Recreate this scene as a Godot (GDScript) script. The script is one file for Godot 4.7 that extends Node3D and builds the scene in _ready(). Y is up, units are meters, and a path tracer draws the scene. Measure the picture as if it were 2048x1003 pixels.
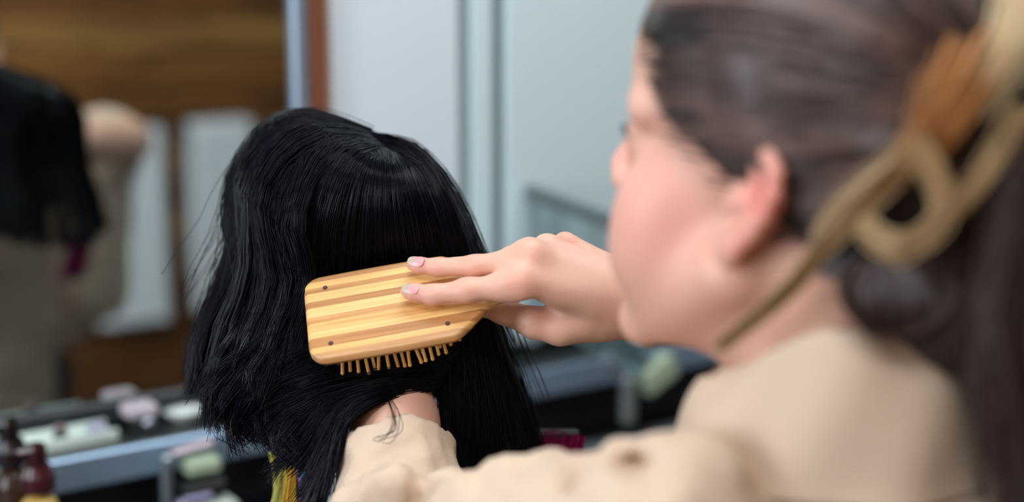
extends Node3D
# A salon corner: a woman brushes a black wig that she holds up on her left hand, before a mirror wall with a narrow ledge.

const FOCAL := 2844.0                       # focal length in pixels of the 2048 x 1003 frame
const EYE := Vector3(0, 1.55, 0)            # the photographer's camera, 1.55 m above the floor
const PITCH := -10.4
var rng := RandomNumberGenerator.new()
var used := {}
var cam_basis := Basis(Vector3.RIGHT, deg_to_rad(PITCH))
# the salon's walls run along and across the mirror: its own axes
var wall_origin := Vector3(-0.42537, 0, -1.57405)
var wall_basis := Basis(Vector3(0.81915, 0, -0.57358), Vector3.UP, Vector3(0.57358, 0, 0.81915))

func _ready():
	rng.seed = 7
	# ---- camera, sky, lights, exposure
	var cam := Camera3D.new(); cam.name = "camera"
	cam.position = EYE
	cam.rotation_degrees = Vector3(PITCH, 0, 0)
	cam.fov = 20.0
	cam.near = 0.05; cam.far = 50.0
	var ca := CameraAttributesPhysical.new()
	ca.frustum_focal_length = 68.04
	ca.frustum_focus_distance = 1.07
	ca.exposure_aperture = 2.3
	ca.frustum_near = 0.05; ca.frustum_far = 50.0
	cam.attributes = ca
	add_child(cam); cam.make_current()
	var we := WorldEnvironment.new(); we.name = "world_environment"
	var env := Environment.new()
	env.background_mode = Environment.BG_COLOR
	env.background_color = Color(0.6, 0.68, 0.75)
	env.tonemap_mode = Environment.TONE_MAPPER_LINEAR
	env.tonemap_exposure = 1.0
	env.sdfgi_enabled = true; env.ssao_enabled = true; env.ssil_enabled = true
	we.environment = env
	add_child(we)
	ceiling_lamp(0.45, 0.75, 1.3, 0.45, 1.3, "long white ceiling light panel above the mirror ledge")
	ceiling_lamp(-0.75, 1.55, 0.9, 0.5, 1.5, "white ceiling light panel nearest the towels wall")
	side_lamp()
	build_room()
	build_ledge()
	build_towels()
	build_wig()
	build_brush()
	build_person()

# ------------------------------------------------------------------ naming and placing
func numbered(called: String) -> String:
	if not used.has(called):
		used[called] = 0
		return called
	used[called] += 1
	return "%s_%03d" % [called, used[called]]

func thing(called, label, category, tf = Transform3D(), group = "") -> Node3D:
	var o := Node3D.new(); o.name = numbered(called); add_child(o); o.transform = tf
	o.set_meta("label", label); o.set_meta("category", category)
	if group != "": o.set_meta("group", group)
	return o

func part(called: String, mesh: Mesh, mat: Material, parent: Node, tf := Transform3D(), stuff := false) -> MeshInstance3D:
	var m := MeshInstance3D.new()
	m.name = called; m.mesh = mesh; m.material_override = mat; m.transform = tf
	m.cast_shadow = GeometryInstance3D.SHADOW_CASTING_SETTING_ON
	parent.add_child(m, true)
	if stuff: m.set_meta("kind", "stuff")
	return m

func struct(called, mesh, mat, tf, label) -> MeshInstance3D:
	var m = part(called, mesh, mat, self, tf)
	m.set_meta("kind", "structure"); m.set_meta("label", label); m.set_meta("category", called.split("_")[0])
	return m

func at(px: float, py: float, d: float) -> Vector3:      # a pixel of the photograph and its distance along the view, as a point of the room
	return EYE + cam_basis * Vector3((px - 1024.0) / FOCAL * d, -(py - 501.5) / FOCAL * d, -d)

func on_wall(s: float, y: float, off: float) -> Vector3:  # s along the mirror wall, off out of it
	return wall_origin + wall_basis.x * s + wall_basis.z * off + Vector3.UP * y

func wtf(s: float, y: float, off: float, turn := Basis()) -> Transform3D:
	return Transform3D(wall_basis * turn, on_wall(s, y, off))

# ------------------------------------------------------------------ materials
func mat(c: Color, rough := 0.6, metal := 0.0) -> StandardMaterial3D:
	var m := StandardMaterial3D.new()
	m.albedo_color = c; m.roughness = rough; m.metallic = metal
	return m

func srgb(r, g, b) -> Color: return Color(r / 255.0, g / 255.0, b / 255.0)

func noise_normal(freq: float, strength: float, size := 256) -> Texture2D:
	var n := FastNoiseLite.new(); n.seed = 3; n.frequency = freq; n.fractal_octaves = 3
	var img := Image.create(size, size, false, Image.FORMAT_RGBA8)
	for y in size:
		for x in size:
			var v := n.get_noise_2d(x, y) * 0.5 + 0.5
			img.set_pixel(x, y, Color(v, v, v))
	img.bump_map_to_normal_map(strength)
	return ImageTexture.create_from_image(img)

func wood_texture(w: int, h: int, sd: int, light: Color, dark: Color, knots: int, streak: float, contrast: float) -> Texture2D:
	var n := FastNoiseLite.new(); n.seed = sd; n.frequency = 0.01; n.fractal_octaves = 4
	var r := RandomNumberGenerator.new(); r.seed = sd
	var kn := []
	for i in knots: kn.append(Vector3(r.randf() * w, r.randf() * h, r.randf_range(3, 8)))
	var img := Image.create(w, h, false, Image.FORMAT_RGBA8)
	for y in h:
		for x in w:
			var yy := float(y); var dk := 0.0
			for k in kn:
				var dx: float = (x - k.x) / (k.z * 2.5); var dy: float = (y - k.y) / k.z
				var e := exp(-(dx * dx + dy * dy))
				yy += e * (y - k.y) * 0.6
				dk = maxf(dk, exp(-3.0 * (dx * dx + dy * dy)))
			var v := n.get_noise_2d(x * streak, yy * 12.0) * 0.5 + 0.5
			v = clampf((v - 0.5) * contrast + 0.5, 0, 1)
			var c := light.lerp(dark, v)
			c = c.lerp(dark * 0.4, dk * 0.85); c.a = 1
			img.set_pixel(x, y, c)
	return ImageTexture.create_from_image(img)

# ------------------------------------------------------------------ simple shapes
func tri(st: SurfaceTool, a: Vector3, b: Vector3, c: Vector3, out: Vector3, uvs := []):
	var n := (b - a).cross(c - a)
	var flip := n.dot(out) > 0          # front faces run clockwise
	n = n.normalized() * (1.0 if n.dot(out) > 0 else -1.0)
	var o := [a, c, b] if flip else [a, b, c]
	for p in o:
		var an := n.abs()
		st.set_normal(n)
		if an.y > an.x and an.y > an.z: st.set_uv(Vector2(p.x, p.z))
		elif an.x > an.z: st.set_uv(Vector2(p.z, p.y))
		else: st.set_uv(Vector2(p.x, p.y))
		st.add_vertex(p)

func slab(sx: float, sy: float, sz: float, b := 0.002) -> ArrayMesh:   # a box with chamfered edges, centred
	var st := SurfaceTool.new(); st.begin(Mesh.PRIMITIVE_TRIANGLES)
	var h := Vector3(sx, sy, sz) * 0.5
	b = minf(b, minf(h.x, minf(h.y, h.z)) * 0.9)
	for ax in 3:
		var u := (ax + 1) % 3; var v := (ax + 2) % 3
		for s in [-1.0, 1.0]:
			var q := []
			for k in [[-1, -1], [1, -1], [1, 1], [-1, 1]]:
				var p := Vector3(); p[ax] = s * h[ax]; p[u] = k[0] * (h[u] - b); p[v] = k[1] * (h[v] - b); q.append(p)
			var n := Vector3(); n[ax] = s
			tri(st, q[0], q[1], q[2], n); tri(st, q[0], q[2], q[3], n)
		for s in [-1.0, 1.0]:
			for t in [-1.0, 1.0]:
				var a := Vector3(); a[u] = s * h[u]; a[v] = t * (h[v] - b); a[ax] = -(h[ax] - b)
				var c := Vector3(); c[u] = s * (h[u] - b); c[v] = t * h[v]; c[ax] = -(h[ax] - b)
				var a2 := a; a2[ax] = -a[ax]
				var c2 := c; c2[ax] = -c[ax]
				var n := Vector3(); n[u] = s; n[v] = t
				tri(st, a, c, c2, n); tri(st, a, c2, a2, n)
	for i in 8:
		var s := Vector3(1 if i & 1 else -1, 1 if i & 2 else -1, 1 if i & 4 else -1)
		var p := []
		for ax in 3:
			var q := (h - Vector3(b, b, b)) * s; q[ax] = h[ax] * s[ax]; p.append(q)
		tri(st, p[0], p[1], p[2], s)
	return st.commit()

func lathe(profile: Array, seg := 24) -> ArrayMesh:       # profile of Vector2(radius, height), bottom up
	var P := PackedVector3Array(); var N := PackedVector3Array(); var I := PackedInt32Array()
	for i in profile.size() - 1:
		var a: Vector2 = profile[i]; var b: Vector2 = profile[i + 1]
		var t := (b - a).normalized()
		var base := P.size()
		for k in seg + 1:
			var an := TAU * k / seg
			var e := Vector3(cos(an), 0, sin(an)); var n := e * t.y - Vector3.UP * t.x
			P.append(e * a.x + Vector3.UP * a.y); N.append(n)
			P.append(e * b.x + Vector3.UP * b.y); N.append(n)
		for k in seg:
			var o := base + k * 2
			I.append_array([o, o + 2, o + 1, o + 1, o + 2, o + 3])
	return arrays_mesh(P, N, I)

func arrays_mesh(P, N, I, C = null) -> ArrayMesh:
	var ar := []; ar.resize(Mesh.ARRAY_MAX)
	ar[Mesh.ARRAY_VERTEX] = P; ar[Mesh.ARRAY_NORMAL] = N; ar[Mesh.ARRAY_INDEX] = I
	if C != null: ar[Mesh.ARRAY_COLOR] = C
	var m := ArrayMesh.new(); m.add_surface_from_arrays(Mesh.PRIMITIVE_TRIANGLES, ar)
	return m

# tubes along many curves, joined; each curve is a PackedVector3Array
func tubes(curves: Array, r0: float, r1: float, sides := 3, taper := true) -> ArrayMesh:
	var total := 0; var ntri := 0
	for c in curves:
		total += c.size() * sides; ntri += (c.size() - 1) * sides * 2
	var P := PackedVector3Array(); P.resize(total)
	var N := PackedVector3Array(); N.resize(total)
	var I := PackedInt32Array(); I.resize(ntri * 3)
	var cs := PackedFloat32Array(); var sn := PackedFloat32Array()
	for k in sides: cs.append(cos(TAU * k / sides)); sn.append(sin(TAU * k / sides))
	var v := 0; var q := 0
	for c: PackedVector3Array in curves:
		var m := c.size()
		var up := Vector3(0.31, 0.2, 0.93)
		for i in m:
			var t := (c[mini(i + 1, m - 1)] - c[maxi(i - 1, 0)]).normalized()
			var x := t.cross(up).normalized()
			var y := t.cross(x)
			up = x.cross(t)
			var f := float(i) / (m - 1)
			var r := lerpf(r0, r1, f)
			for k in sides:
				var n := x * cs[k] + y * sn[k]
				P[v + k] = c[i] + n * r; N[v + k] = n
			if i > 0:
				for k in sides:
					var k2 := (k + 1) % sides
					var a := v - sides + k; var b := v - sides + k2
					I[q] = a; I[q + 1] = v + k; I[q + 2] = b
					I[q + 3] = b; I[q + 4] = v + k; I[q + 5] = v + k2
					q += 6
			v += sides
	return arrays_mesh(P, N, I)

func spline(g: PackedVector3Array, m: int) -> PackedVector3Array:   # Catmull-Rom through the points
	var out := PackedVector3Array(); out.resize(m)
	var n := g.size()
	for i in m:
		var u := float(i) / (m - 1) * (n - 1)
		var k := mini(int(u), n - 2); var t := u - k
		out[i] = g[k].cubic_interpolate(g[k + 1], g[maxi(k - 1, 0)], g[mini(k + 2, n - 1)], t)
	return out

# ------------------------------------------------------------------ soft bodies: a distance field on a grid, meshed as surface nets
class Field:
	var o: Vector3; var h: float; var nx: int; var ny: int; var nz: int
	var v := PackedFloat32Array()
	func _init(lo: Vector3, hi: Vector3, cell: float):
		o = lo; h = cell
		nx = int(ceil((hi.x - lo.x) / cell)) + 1; ny = int(ceil((hi.y - lo.y) / cell)) + 1; nz = int(ceil((hi.z - lo.z) / cell)) + 1
		v.resize(nx * ny * nz); v.fill(1.0)
	func span(lo: Vector3, hi: Vector3) -> Array:
		var a := ((lo - o) / h).floor(); var b := ((hi - o) / h).ceil()
		return [maxi(int(a.x), 0), mini(int(b.x), nx - 1), maxi(int(a.y), 0), mini(int(b.y), ny - 1), maxi(int(a.z), 0), mini(int(b.z), nz - 1)]
	func put(i: int, d: float, k: float, cut: bool):
		var w := v[i]
		if cut:
			d = -d
			var e := maxf(k - absf(w - d), 0.0) / k
			v[i] = maxf(w, d) + e * e * k * 0.25
		else:
			var e := maxf(k - absf(w - d), 0.0) / k
			v[i] = minf(w, d) - e * e * k * 0.25
	func cap(a: Vector3, b: Vector3, ra: float, rb: float, k := 0.01, cut := false):
		var m := maxf(ra, rb) + k + h * 2.0
		var mm := Vector3(m, m, m)
		var s := span(a.min(b) - mm, a.max(b) + mm)
		var ba := b - a; var l2 := maxf(ba.length_squared(), 1e-9)
		for z in range(s[4], s[5] + 1):
			for y in range(s[2], s[3] + 1):
				var row := (z * ny + y) * nx
				for x in range(s[0], s[1] + 1):
					var p := o + Vector3(x, y, z) * h - a
					var t := clampf(p.dot(ba) / l2, 0.0, 1.0)
					put(row + x, (p - ba * t).length() - lerpf(ra, rb, t), k, cut)
	func ell(c: Vector3, r: Vector3, k := 0.01, bs := Basis(), cut := false):
		var m := maxf(r.x, maxf(r.y, r.z)) + k + h * 2.0
		var mm := Vector3(m, m, m)
		var s := span(c - mm, c + mm)
		var inv := bs.transposed()
		for z in range(s[4], s[5] + 1):
			for y in range(s[2], s[3] + 1):
				var row := (z * ny + y) * nx
				for x in range(s[0], s[1] + 1):
					var p := inv * (o + Vector3(x, y, z) * h - c)
					var q := p / r
					var k0 := q.length(); var k1 := (q / r).length()
					var d := k0 * (k0 - 1.0) / k1 if k1 > 1e-6 else -minf(r.x, minf(r.y, r.z))
					put(row + x, d, k, cut)
	func chain(pts: Array, rs: Array, k := 0.01):
		for i in pts.size() - 1: cap(pts[i], pts[i + 1], rs[i], rs[i + 1], k)
	# keeps only what is not inside the wedge of two half spaces (normals point into the wedge)
	func cut_wedge(p1: Vector3, n1: Vector3, p2: Vector3, n2: Vector3, k := 0.008):
		for z in nz:
			for y in ny:
				var row := (z * ny + y) * nx
				for x in nx:
					var p := o + Vector3(x, y, z) * h
					put(row + x, maxf(-(p - p1).dot(n1), -(p - p2).dot(n2)), k, true)
	func cut_plane(p1: Vector3, n1: Vector3):
		for z in nz:
			for y in ny:
				var row := (z * ny + y) * nx
				for x in nx:
					v[row + x] = maxf(v[row + x], (o + Vector3(x, y, z) * h - p1).dot(n1))
	# adds the surface to P, N, I; tf turns the field's own axes into those of the mesh
	func mesh(P: PackedVector3Array, N: PackedVector3Array, I: PackedInt32Array, tf := Transform3D()) -> Array:
		var id := PackedInt32Array(); id.resize(nx * ny * nz); id.fill(-1)
		var base := P.size()
		var off := [0, 1, nx, nx + 1, nx * ny, nx * ny + 1, nx * ny + nx, nx * ny + nx + 1]
		var edges := [[0, 1], [0, 2], [0, 4], [1, 3], [1, 5], [2, 3], [2, 6], [3, 7], [4, 5], [4, 6], [5, 7], [6, 7]]
		var cs := []
		for i in 8: cs.append(Vector3(i & 1, (i >> 1) & 1, i >> 2))
		for z in nz - 1:
			for y in ny - 1:
				var row := (z * ny + y) * nx
				for x in nx - 1:
					var c := row + x
					var f0 := v[c]
					if absf(f0) > h * 4.0: continue
					var neg := 0
					for i in 8:
						if v[c + off[i]] < 0.0: neg += 1
					if neg == 0 or neg == 8: continue
					var s := Vector3(); var n := 0
					for e in edges:
						var a: float = v[c + off[e[0]]]; var b: float = v[c + off[e[1]]]
						if (a < 0.0) != (b < 0.0):
							s += cs[e[0]].lerp(cs[e[1]], a / (a - b)); n += 1
					id[c] = P.size()
					P.append(o + (Vector3(x, y, z) + s / n) * h)
					N.append(Vector3())
		var first := I.size()
		for z in range(1, nz - 1):
			for y in range(1, ny - 1):
				var row := (z * ny + y) * nx
				for x in range(1, nx - 1):
					var c := row + x
					if id[c] < 0 and absf(v[c]) > h * 2.0: continue
					var ins := v[c] < 0.0
					for ax in 3:
						var d: int = [1, nx, nx * ny][ax]
						if (v[c + d] < 0.0) == ins: continue
						var u: int = [nx, nx * ny, 1][ax]; var w: int = [nx * ny, 1, nx][ax]
						var q0 := id[c]; var q1 := id[c - u]; var q2 := id[c - u - w]; var q3 := id[c - w]
						if q0 < 0 or q1 < 0 or q2 < 0 or q3 < 0: continue
						if ins: I.append_array([q0, q2, q1, q0, q3, q2])
						else: I.append_array([q0, q1, q2, q0, q2, q3])
		for i in range(base, P.size()): P[i] = tf * P[i]
		var i := first
		while i < I.size():
			var a := P[I[i]]; var n := (P[I[i + 2]] - a).cross(P[I[i + 1]] - a)
			N[I[i]] += n; N[I[i + 1]] += n; N[I[i + 2]] += n
			i += 3
		for j in range(base, P.size()): N[j] = N[j].normalized()
		return [P, N, I]

func field_mesh(fields: Array, color = null, wrinkle := 0.0) -> ArrayMesh:    # fields: [Field, Transform3D] pairs, meshed into one ArrayMesh
	var P := PackedVector3Array(); var N := PackedVector3Array(); var I := PackedInt32Array()
	for f in fields:
		var r = f[0].mesh(P, N, I, f[1])
		P = r[0]; N = r[1]; I = r[2]
	if wrinkle > 0.0:
		var n1 := FastNoiseLite.new(); n1.seed = 21; n1.frequency = 13.0; n1.fractal_octaves = 3
		for i in P.size():
			var p := P[i]
			P[i] = p + N[i] * (wrinkle * (1.0 - 2.2 * absf(n1.get_noise_3d(p.x * 1.3, p.y * 0.8, p.z))))
		return smooth(P, I)
	if color == null: return arrays_mesh(P, N, I)
	var C := PackedColorArray(); C.resize(P.size())
	for i in P.size(): C[i] = color.call(P[i])
	return arrays_mesh(P, N, I, C)

# ------------------------------------------------------------------ lamps
func glow_mat(c: Color, e: float) -> StandardMaterial3D:
	var m := mat(Color(0.9, 0.9, 0.9), 0.5)
	m.emission_enabled = true; m.emission = c; m.emission_energy_multiplier = e
	return m

func area_light(parent: Node3D, size: Vector2, c: Color, e: float, tf: Transform3D):
	var l := AreaLight3D.new(); l.name = "light"
	l.area_size = size; l.light_color = c; l.light_energy = e
	l.area_range = 12.0; l.area_attenuation = 2.0
	l.shadow_enabled = true; l.transform = tf
	parent.add_child(l)

func ceiling_lamp(s, off, w, d, e, label):
	var t = thing("ceiling_light", label, "ceiling light", wtf(s, 2.56, off))
	part("housing", slab(w + 0.04, 0.06, d + 0.04, 0.006), mat(srgb(225, 226, 228), 0.5), t, Transform3D(Basis(), Vector3(0, 0.01, 0)))
	part("diffuser", slab(w, 0.012, d, 0.003), glow_mat(srgb(240, 245, 255), 2.0), t, Transform3D(Basis(), Vector3(0, -0.026, 0)))
	area_light(t, Vector2(w, d), srgb(243, 250, 252), e, Transform3D(Basis(Vector3.RIGHT, -PI / 2), Vector3(0, -0.036, 0)))

func side_lamp():
	# an upright light panel on the wall left of the mirror, out of the frame
	var turn := Basis(Vector3.UP, PI / 2)
	var t = thing("wall_light", "upright white wall light panel at the far end of the salon", "wall light", wtf(-1.66, 1.7, 0.75, turn))
	part("housing", slab(0.5, 1.0, 0.05, 0.006), mat(srgb(225, 226, 228), 0.5), t, Transform3D(Basis(), Vector3(0, 0, -0.015)))
	part("diffuser", slab(0.46, 0.96, 0.012, 0.003), glow_mat(srgb(235, 240, 255), 2.0), t, Transform3D(Basis(), Vector3(0, 0, 0.014)))
	area_light(t, Vector2(0.46, 0.96), srgb(236, 244, 255), 1.7, Transform3D(Basis(Vector3.UP, PI), Vector3(0, 0, 0.024)))

# ------------------------------------------------------------------ the room
const S0 := -1.7
const S1 := 2.7
const DEEP := 2.2
const HIGH := 2.6

func build_room():
	var white := mat(srgb(206, 216, 224), 0.55)
	var wide := S1 - S0; var mid := (S0 + S1) * 0.5
	var floor_m := mat(srgb(120, 112, 104), 0.5)
	var fl = struct("floor", slab(wide + 0.3, 0.1, DEEP + 0.3), floor_m, wtf(mid, -0.05, DEEP * 0.5), "grey salon floor beneath the counter")
	var tile := slab(0.397, 0.008, 0.397, 0.002)
	var tone := [mat(srgb(128, 121, 113), 0.4), mat(srgb(122, 115, 108), 0.42), mat(srgb(133, 126, 119), 0.4)]
	for i in 11:
		for j in 5:
			part("tile", tile, tone[(i * 7 + j * 5) % 3], fl, Transform3D(Basis(), Vector3(-2.0 + i * 0.4, 0.05, -0.9 + j * 0.44 - 0.02)))
	struct("ceiling", slab(wide + 0.3, 0.1, DEEP + 0.3), mat(srgb(226, 229, 232), 0.8), wtf(mid, HIGH + 0.05, DEEP * 0.5), "white salon ceiling")
	struct("wall_left", slab(0.1, HIGH, DEEP + 0.2), white, wtf(S0 - 0.05, HIGH * 0.5, DEEP * 0.5), "pale painted end wall left of the mirror")
	struct("wall_right", slab(0.1, HIGH, DEEP + 0.2), white, wtf(S1 + 0.05, HIGH * 0.5, DEEP * 0.5), "pale painted end wall past the glass panels")
	struct("wall_front", slab(wide, HIGH, 0.1), mat(srgb(58, 64, 68), 0.4), wtf(mid, HIGH * 0.5, -0.07), "dark wall behind the mirror and the ledge")
	# right of the mirror: brown post, pale boards with dark gaps between, then a broad pale glass panel
	struct("trim_1", slab(0.017, 1.5, 0.05, 0.004), wood_mat(11, srgb(140, 72, 28), srgb(92, 42, 12), 1.0, true), wtf(0.2275, 1.83, 0.0), "reddish brown wooden post beside the silver mirror frame")
	struct("trim_7", slab(0.012, 1.5, 0.03, 0.004), mat(srgb(176, 146, 130), 0.5), wtf(0.2425, 1.83, 0.0), "pale pinkish brown edge strip right of the reddish wooden post")
	var pale := mat(srgb(222, 232, 240), 0.28)
	var pale2 := mat(srgb(212, 230, 234), 0.22)
	struct("trim_2", slab(0.186, 1.5, 0.03, 0.004), pale, wtf(0.341, 1.83, -0.008), "broad pale blue board right of the brown post")
	struct("trim_3", slab(0.034, 1.5, 0.03, 0.003), pale2, wtf(0.468, 1.83, -0.006), "narrow pale green upright strip between two dark gaps")
	struct("trim_4", slab(0.007, 1.5, 0.03, 0.002), mat(srgb(150, 164, 166), 0.4), wtf(0.4395, 1.83, -0.012), "grey seam left of the narrow pale strip")
	struct("trim_5", slab(0.012, 1.5, 0.036, 0.002), mat(srgb(92, 112, 122), 0.35), wtf(0.4885, 1.83, -0.012), "dark grey upright bar before the broad pale panel")
	struct("trim_6", slab(2.15, 1.5, 0.03, 0.004), pale2, wtf(1.578, 1.83, -0.006), "broad pale blue green wall panel behind the woman's face")
	# wooden wall opposite the mirror
	var back = struct("wall_back", slab(wide, HIGH, 0.08), mat(srgb(60, 38, 20), 0.8), wtf(mid, HIGH * 0.5, DEEP + 0.065), "brown plank wall opposite, seen in the mirror")
	var kinds := []
	for k in 5:
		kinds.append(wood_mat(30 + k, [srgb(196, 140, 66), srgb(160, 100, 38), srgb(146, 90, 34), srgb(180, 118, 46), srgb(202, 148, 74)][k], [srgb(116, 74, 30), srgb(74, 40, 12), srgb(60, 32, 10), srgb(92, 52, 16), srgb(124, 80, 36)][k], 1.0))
	var r := RandomNumberGenerator.new(); r.seed = 5
	var hgt := 0.0867
	for i in 30:
		var cut := r.randf_range(0.3, 0.7)
		for e in 2:
			var len: float = wide * (cut if e == 0 else 1.0 - cut) - 0.003
			var cx: float = (-wide * 0.5 + wide * cut * 0.5) if e == 0 else (wide * 0.5 - wide * (1.0 - cut) * 0.5)
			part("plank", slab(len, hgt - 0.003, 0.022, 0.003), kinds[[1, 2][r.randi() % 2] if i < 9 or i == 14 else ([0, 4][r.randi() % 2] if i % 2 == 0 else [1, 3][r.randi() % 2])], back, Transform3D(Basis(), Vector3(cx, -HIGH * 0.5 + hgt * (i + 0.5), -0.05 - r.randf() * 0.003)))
	# mirror
	var m = thing("mirror", "large wall mirror with slim silver frame, reflecting the wig, plank wall and towels", "mirror", wtf(-0.6, 1.09, 0.0))
	var mw := 1.6
	var glass := mat(srgb(214, 222, 220), 0.015, 1.0)
	part("mirror_glass", slab(mw, 1.3, 0.006, 0.001), glass, m, Transform3D(Basis(), Vector3(0.0, 0.65, -0.003)))
	var silver := mat(srgb(146, 162, 178), 0.4, 0.4)
	part("frame", slab(0.02, 1.34, 0.02, 0.003), silver, m, Transform3D(Basis(), Vector3(mw * 0.5 + 0.01, 0.65, 0.0)))
	part("frame", slab(0.02, 1.34, 0.02, 0.003), silver, m, Transform3D(Basis(), Vector3(-mw * 0.5 - 0.01, 0.65, 0.0)))
	part("frame", slab(mw, 0.02, 0.02, 0.003), silver, m, Transform3D(Basis(), Vector3(0, 1.31, 0.0)))
	part("bottom_rail", slab(mw, 0.03, 0.014, 0.003), mat(srgb(44, 50, 52), 0.35), m, Transform3D(Basis(), Vector3(0, -0.011, 0.001)))

func wood_mat(sd: int, light: Color, dark: Color, scale: float, upright := false) -> StandardMaterial3D:
	var m := mat(Color.WHITE, 0.6)
	m.albedo_texture = wood_texture(512, 64, sd, light, dark, 5, 0.35, 2.2)
	m.uv1_triplanar = true
	m.uv1_scale = Vector3(0.9, 7.0, 0.9) * scale
	if upright:
		var im: Image = m.albedo_texture.get_image()
		im.rotate_90(CLOCKWISE)
		m.albedo_texture = ImageTexture.create_from_image(im)
		m.uv1_scale = Vector3(7.0, 0.9, 7.0) * scale
	return m

# ------------------------------------------------------------------ towels on the plank wall (seen in the mirror)
func build_towels():
	var cloth := mat(srgb(246, 248, 250), 0.95)
	cloth.normal_enabled = true; cloth.normal_texture = noise_normal(0.2, 3.0); cloth.uv1_triplanar = true; cloth.uv1_scale = Vector3(14, 14, 14); cloth.normal_scale = 0.6
	var steel := mat(srgb(150, 150, 148), 0.3, 1.0)
	var places := [[0.765, 1.172, 0.2, 0.0], [1.035, 1.180, 0.185, 0.0]]
	var names := ["white towel hanging on the plank wall nearest the raised arm", "white towel hanging on the plank wall nearest the mirror frame"]
	for i in 2:
		var p = places[i]
		var t = thing("towel", names[i], "towel", wtf(p[0], p[1], DEEP - 0.045), "white towels on the plank wall")
		part("cloth", towel_shape(p[2], 0.51 + p[3], i), cloth, t)
	var rail = thing("towel_rail", "slim metal rail holding the white towels on the plank wall", "rail", wtf(0.90, 1.172, DEEP - 0.045))
	part("bar", slab(0.62, 0.012, 0.012, 0.005), steel, rail)
	for s in [-1, 1]: part("bracket", slab(0.014, 0.014, 0.05, 0.004), steel, rail, Transform3D(Basis(), Vector3(s * 0.3, 0, 0.02)))

func towel_shape(w: float, h: float, sd: int) -> ArrayMesh:
	# one cloth folded over a rail: front leaf, bend over the top, back leaf
	var nu := 28; var nv := 40; var thick := 0.005
	var P := PackedVector3Array(); var I := PackedInt32Array()
	for layer in 2:
		for j in nv + 1:
			for i in nu + 1:
				var u := float(i) / nu; var v := float(j) / nv
				var r := 0.014 + (thick if layer == 0 else 0.0)
				var L := h * 1.9; var a := v * L
				var p := Vector3((u - 0.5) * w, 0, 0)
				var wave := 0.005 * sin(u * 19.0 + sd * 2.0) + 0.003 * sin(u * 41.0 + sd)
				if a < h: p.y = a - h; p.z = -r
				elif a < h + PI * r: p.y = sin((a - h) / r) * r; p.z = -cos((a - h) / r) * r
				else: p.y = -(a - h - PI * r); p.z = r
				p.z += wave * clampf(-p.y * 6.0, 0, 1) * (1.0 if p.z < 0 else 0.3)
				P.append(p)
	var n := (nu + 1) * (nv + 1)
	for layer in 2:
		for j in nv:
			for i in nu:
				var o := layer * n + j * (nu + 1) + i
				var q := [o, o + 1, o + nu + 1, o + 1, o + nu + 2, o + nu + 1]
				if layer == 1: q = [o, o + nu + 1, o + 1, o + 1, o + nu + 1, o + nu + 2]
				I.append_array(q)
	for j in nv:
		for e in [0, nu]:
			var o: int = j * (nu + 1) + e
			I.append_array([o, o + n, o + nu + 1, o + nu + 1, o + n, o + n + nu + 1])
	for i in nu:
		for e in [0, nv]:
			var o: int = e * (nu + 1) + i
			I.append_array([o, o + 1, o + n, o + 1, o + n + 1, o + n])
	return smooth(P, I)

func smooth(P: PackedVector3Array, I: PackedInt32Array) -> ArrayMesh:
	var N := PackedVector3Array(); N.resize(P.size())
	for i in range(0, I.size(), 3):
		var n := (P[I[i + 2]] - P[I[i]]).cross(P[I[i + 1]] - P[I[i]])
		N[I[i]] += n; N[I[i + 1]] += n; N[I[i + 2]] += n
	for i in N.size(): N[i] = N[i].normalized()
	return arrays_mesh(P, N, I)

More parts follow.
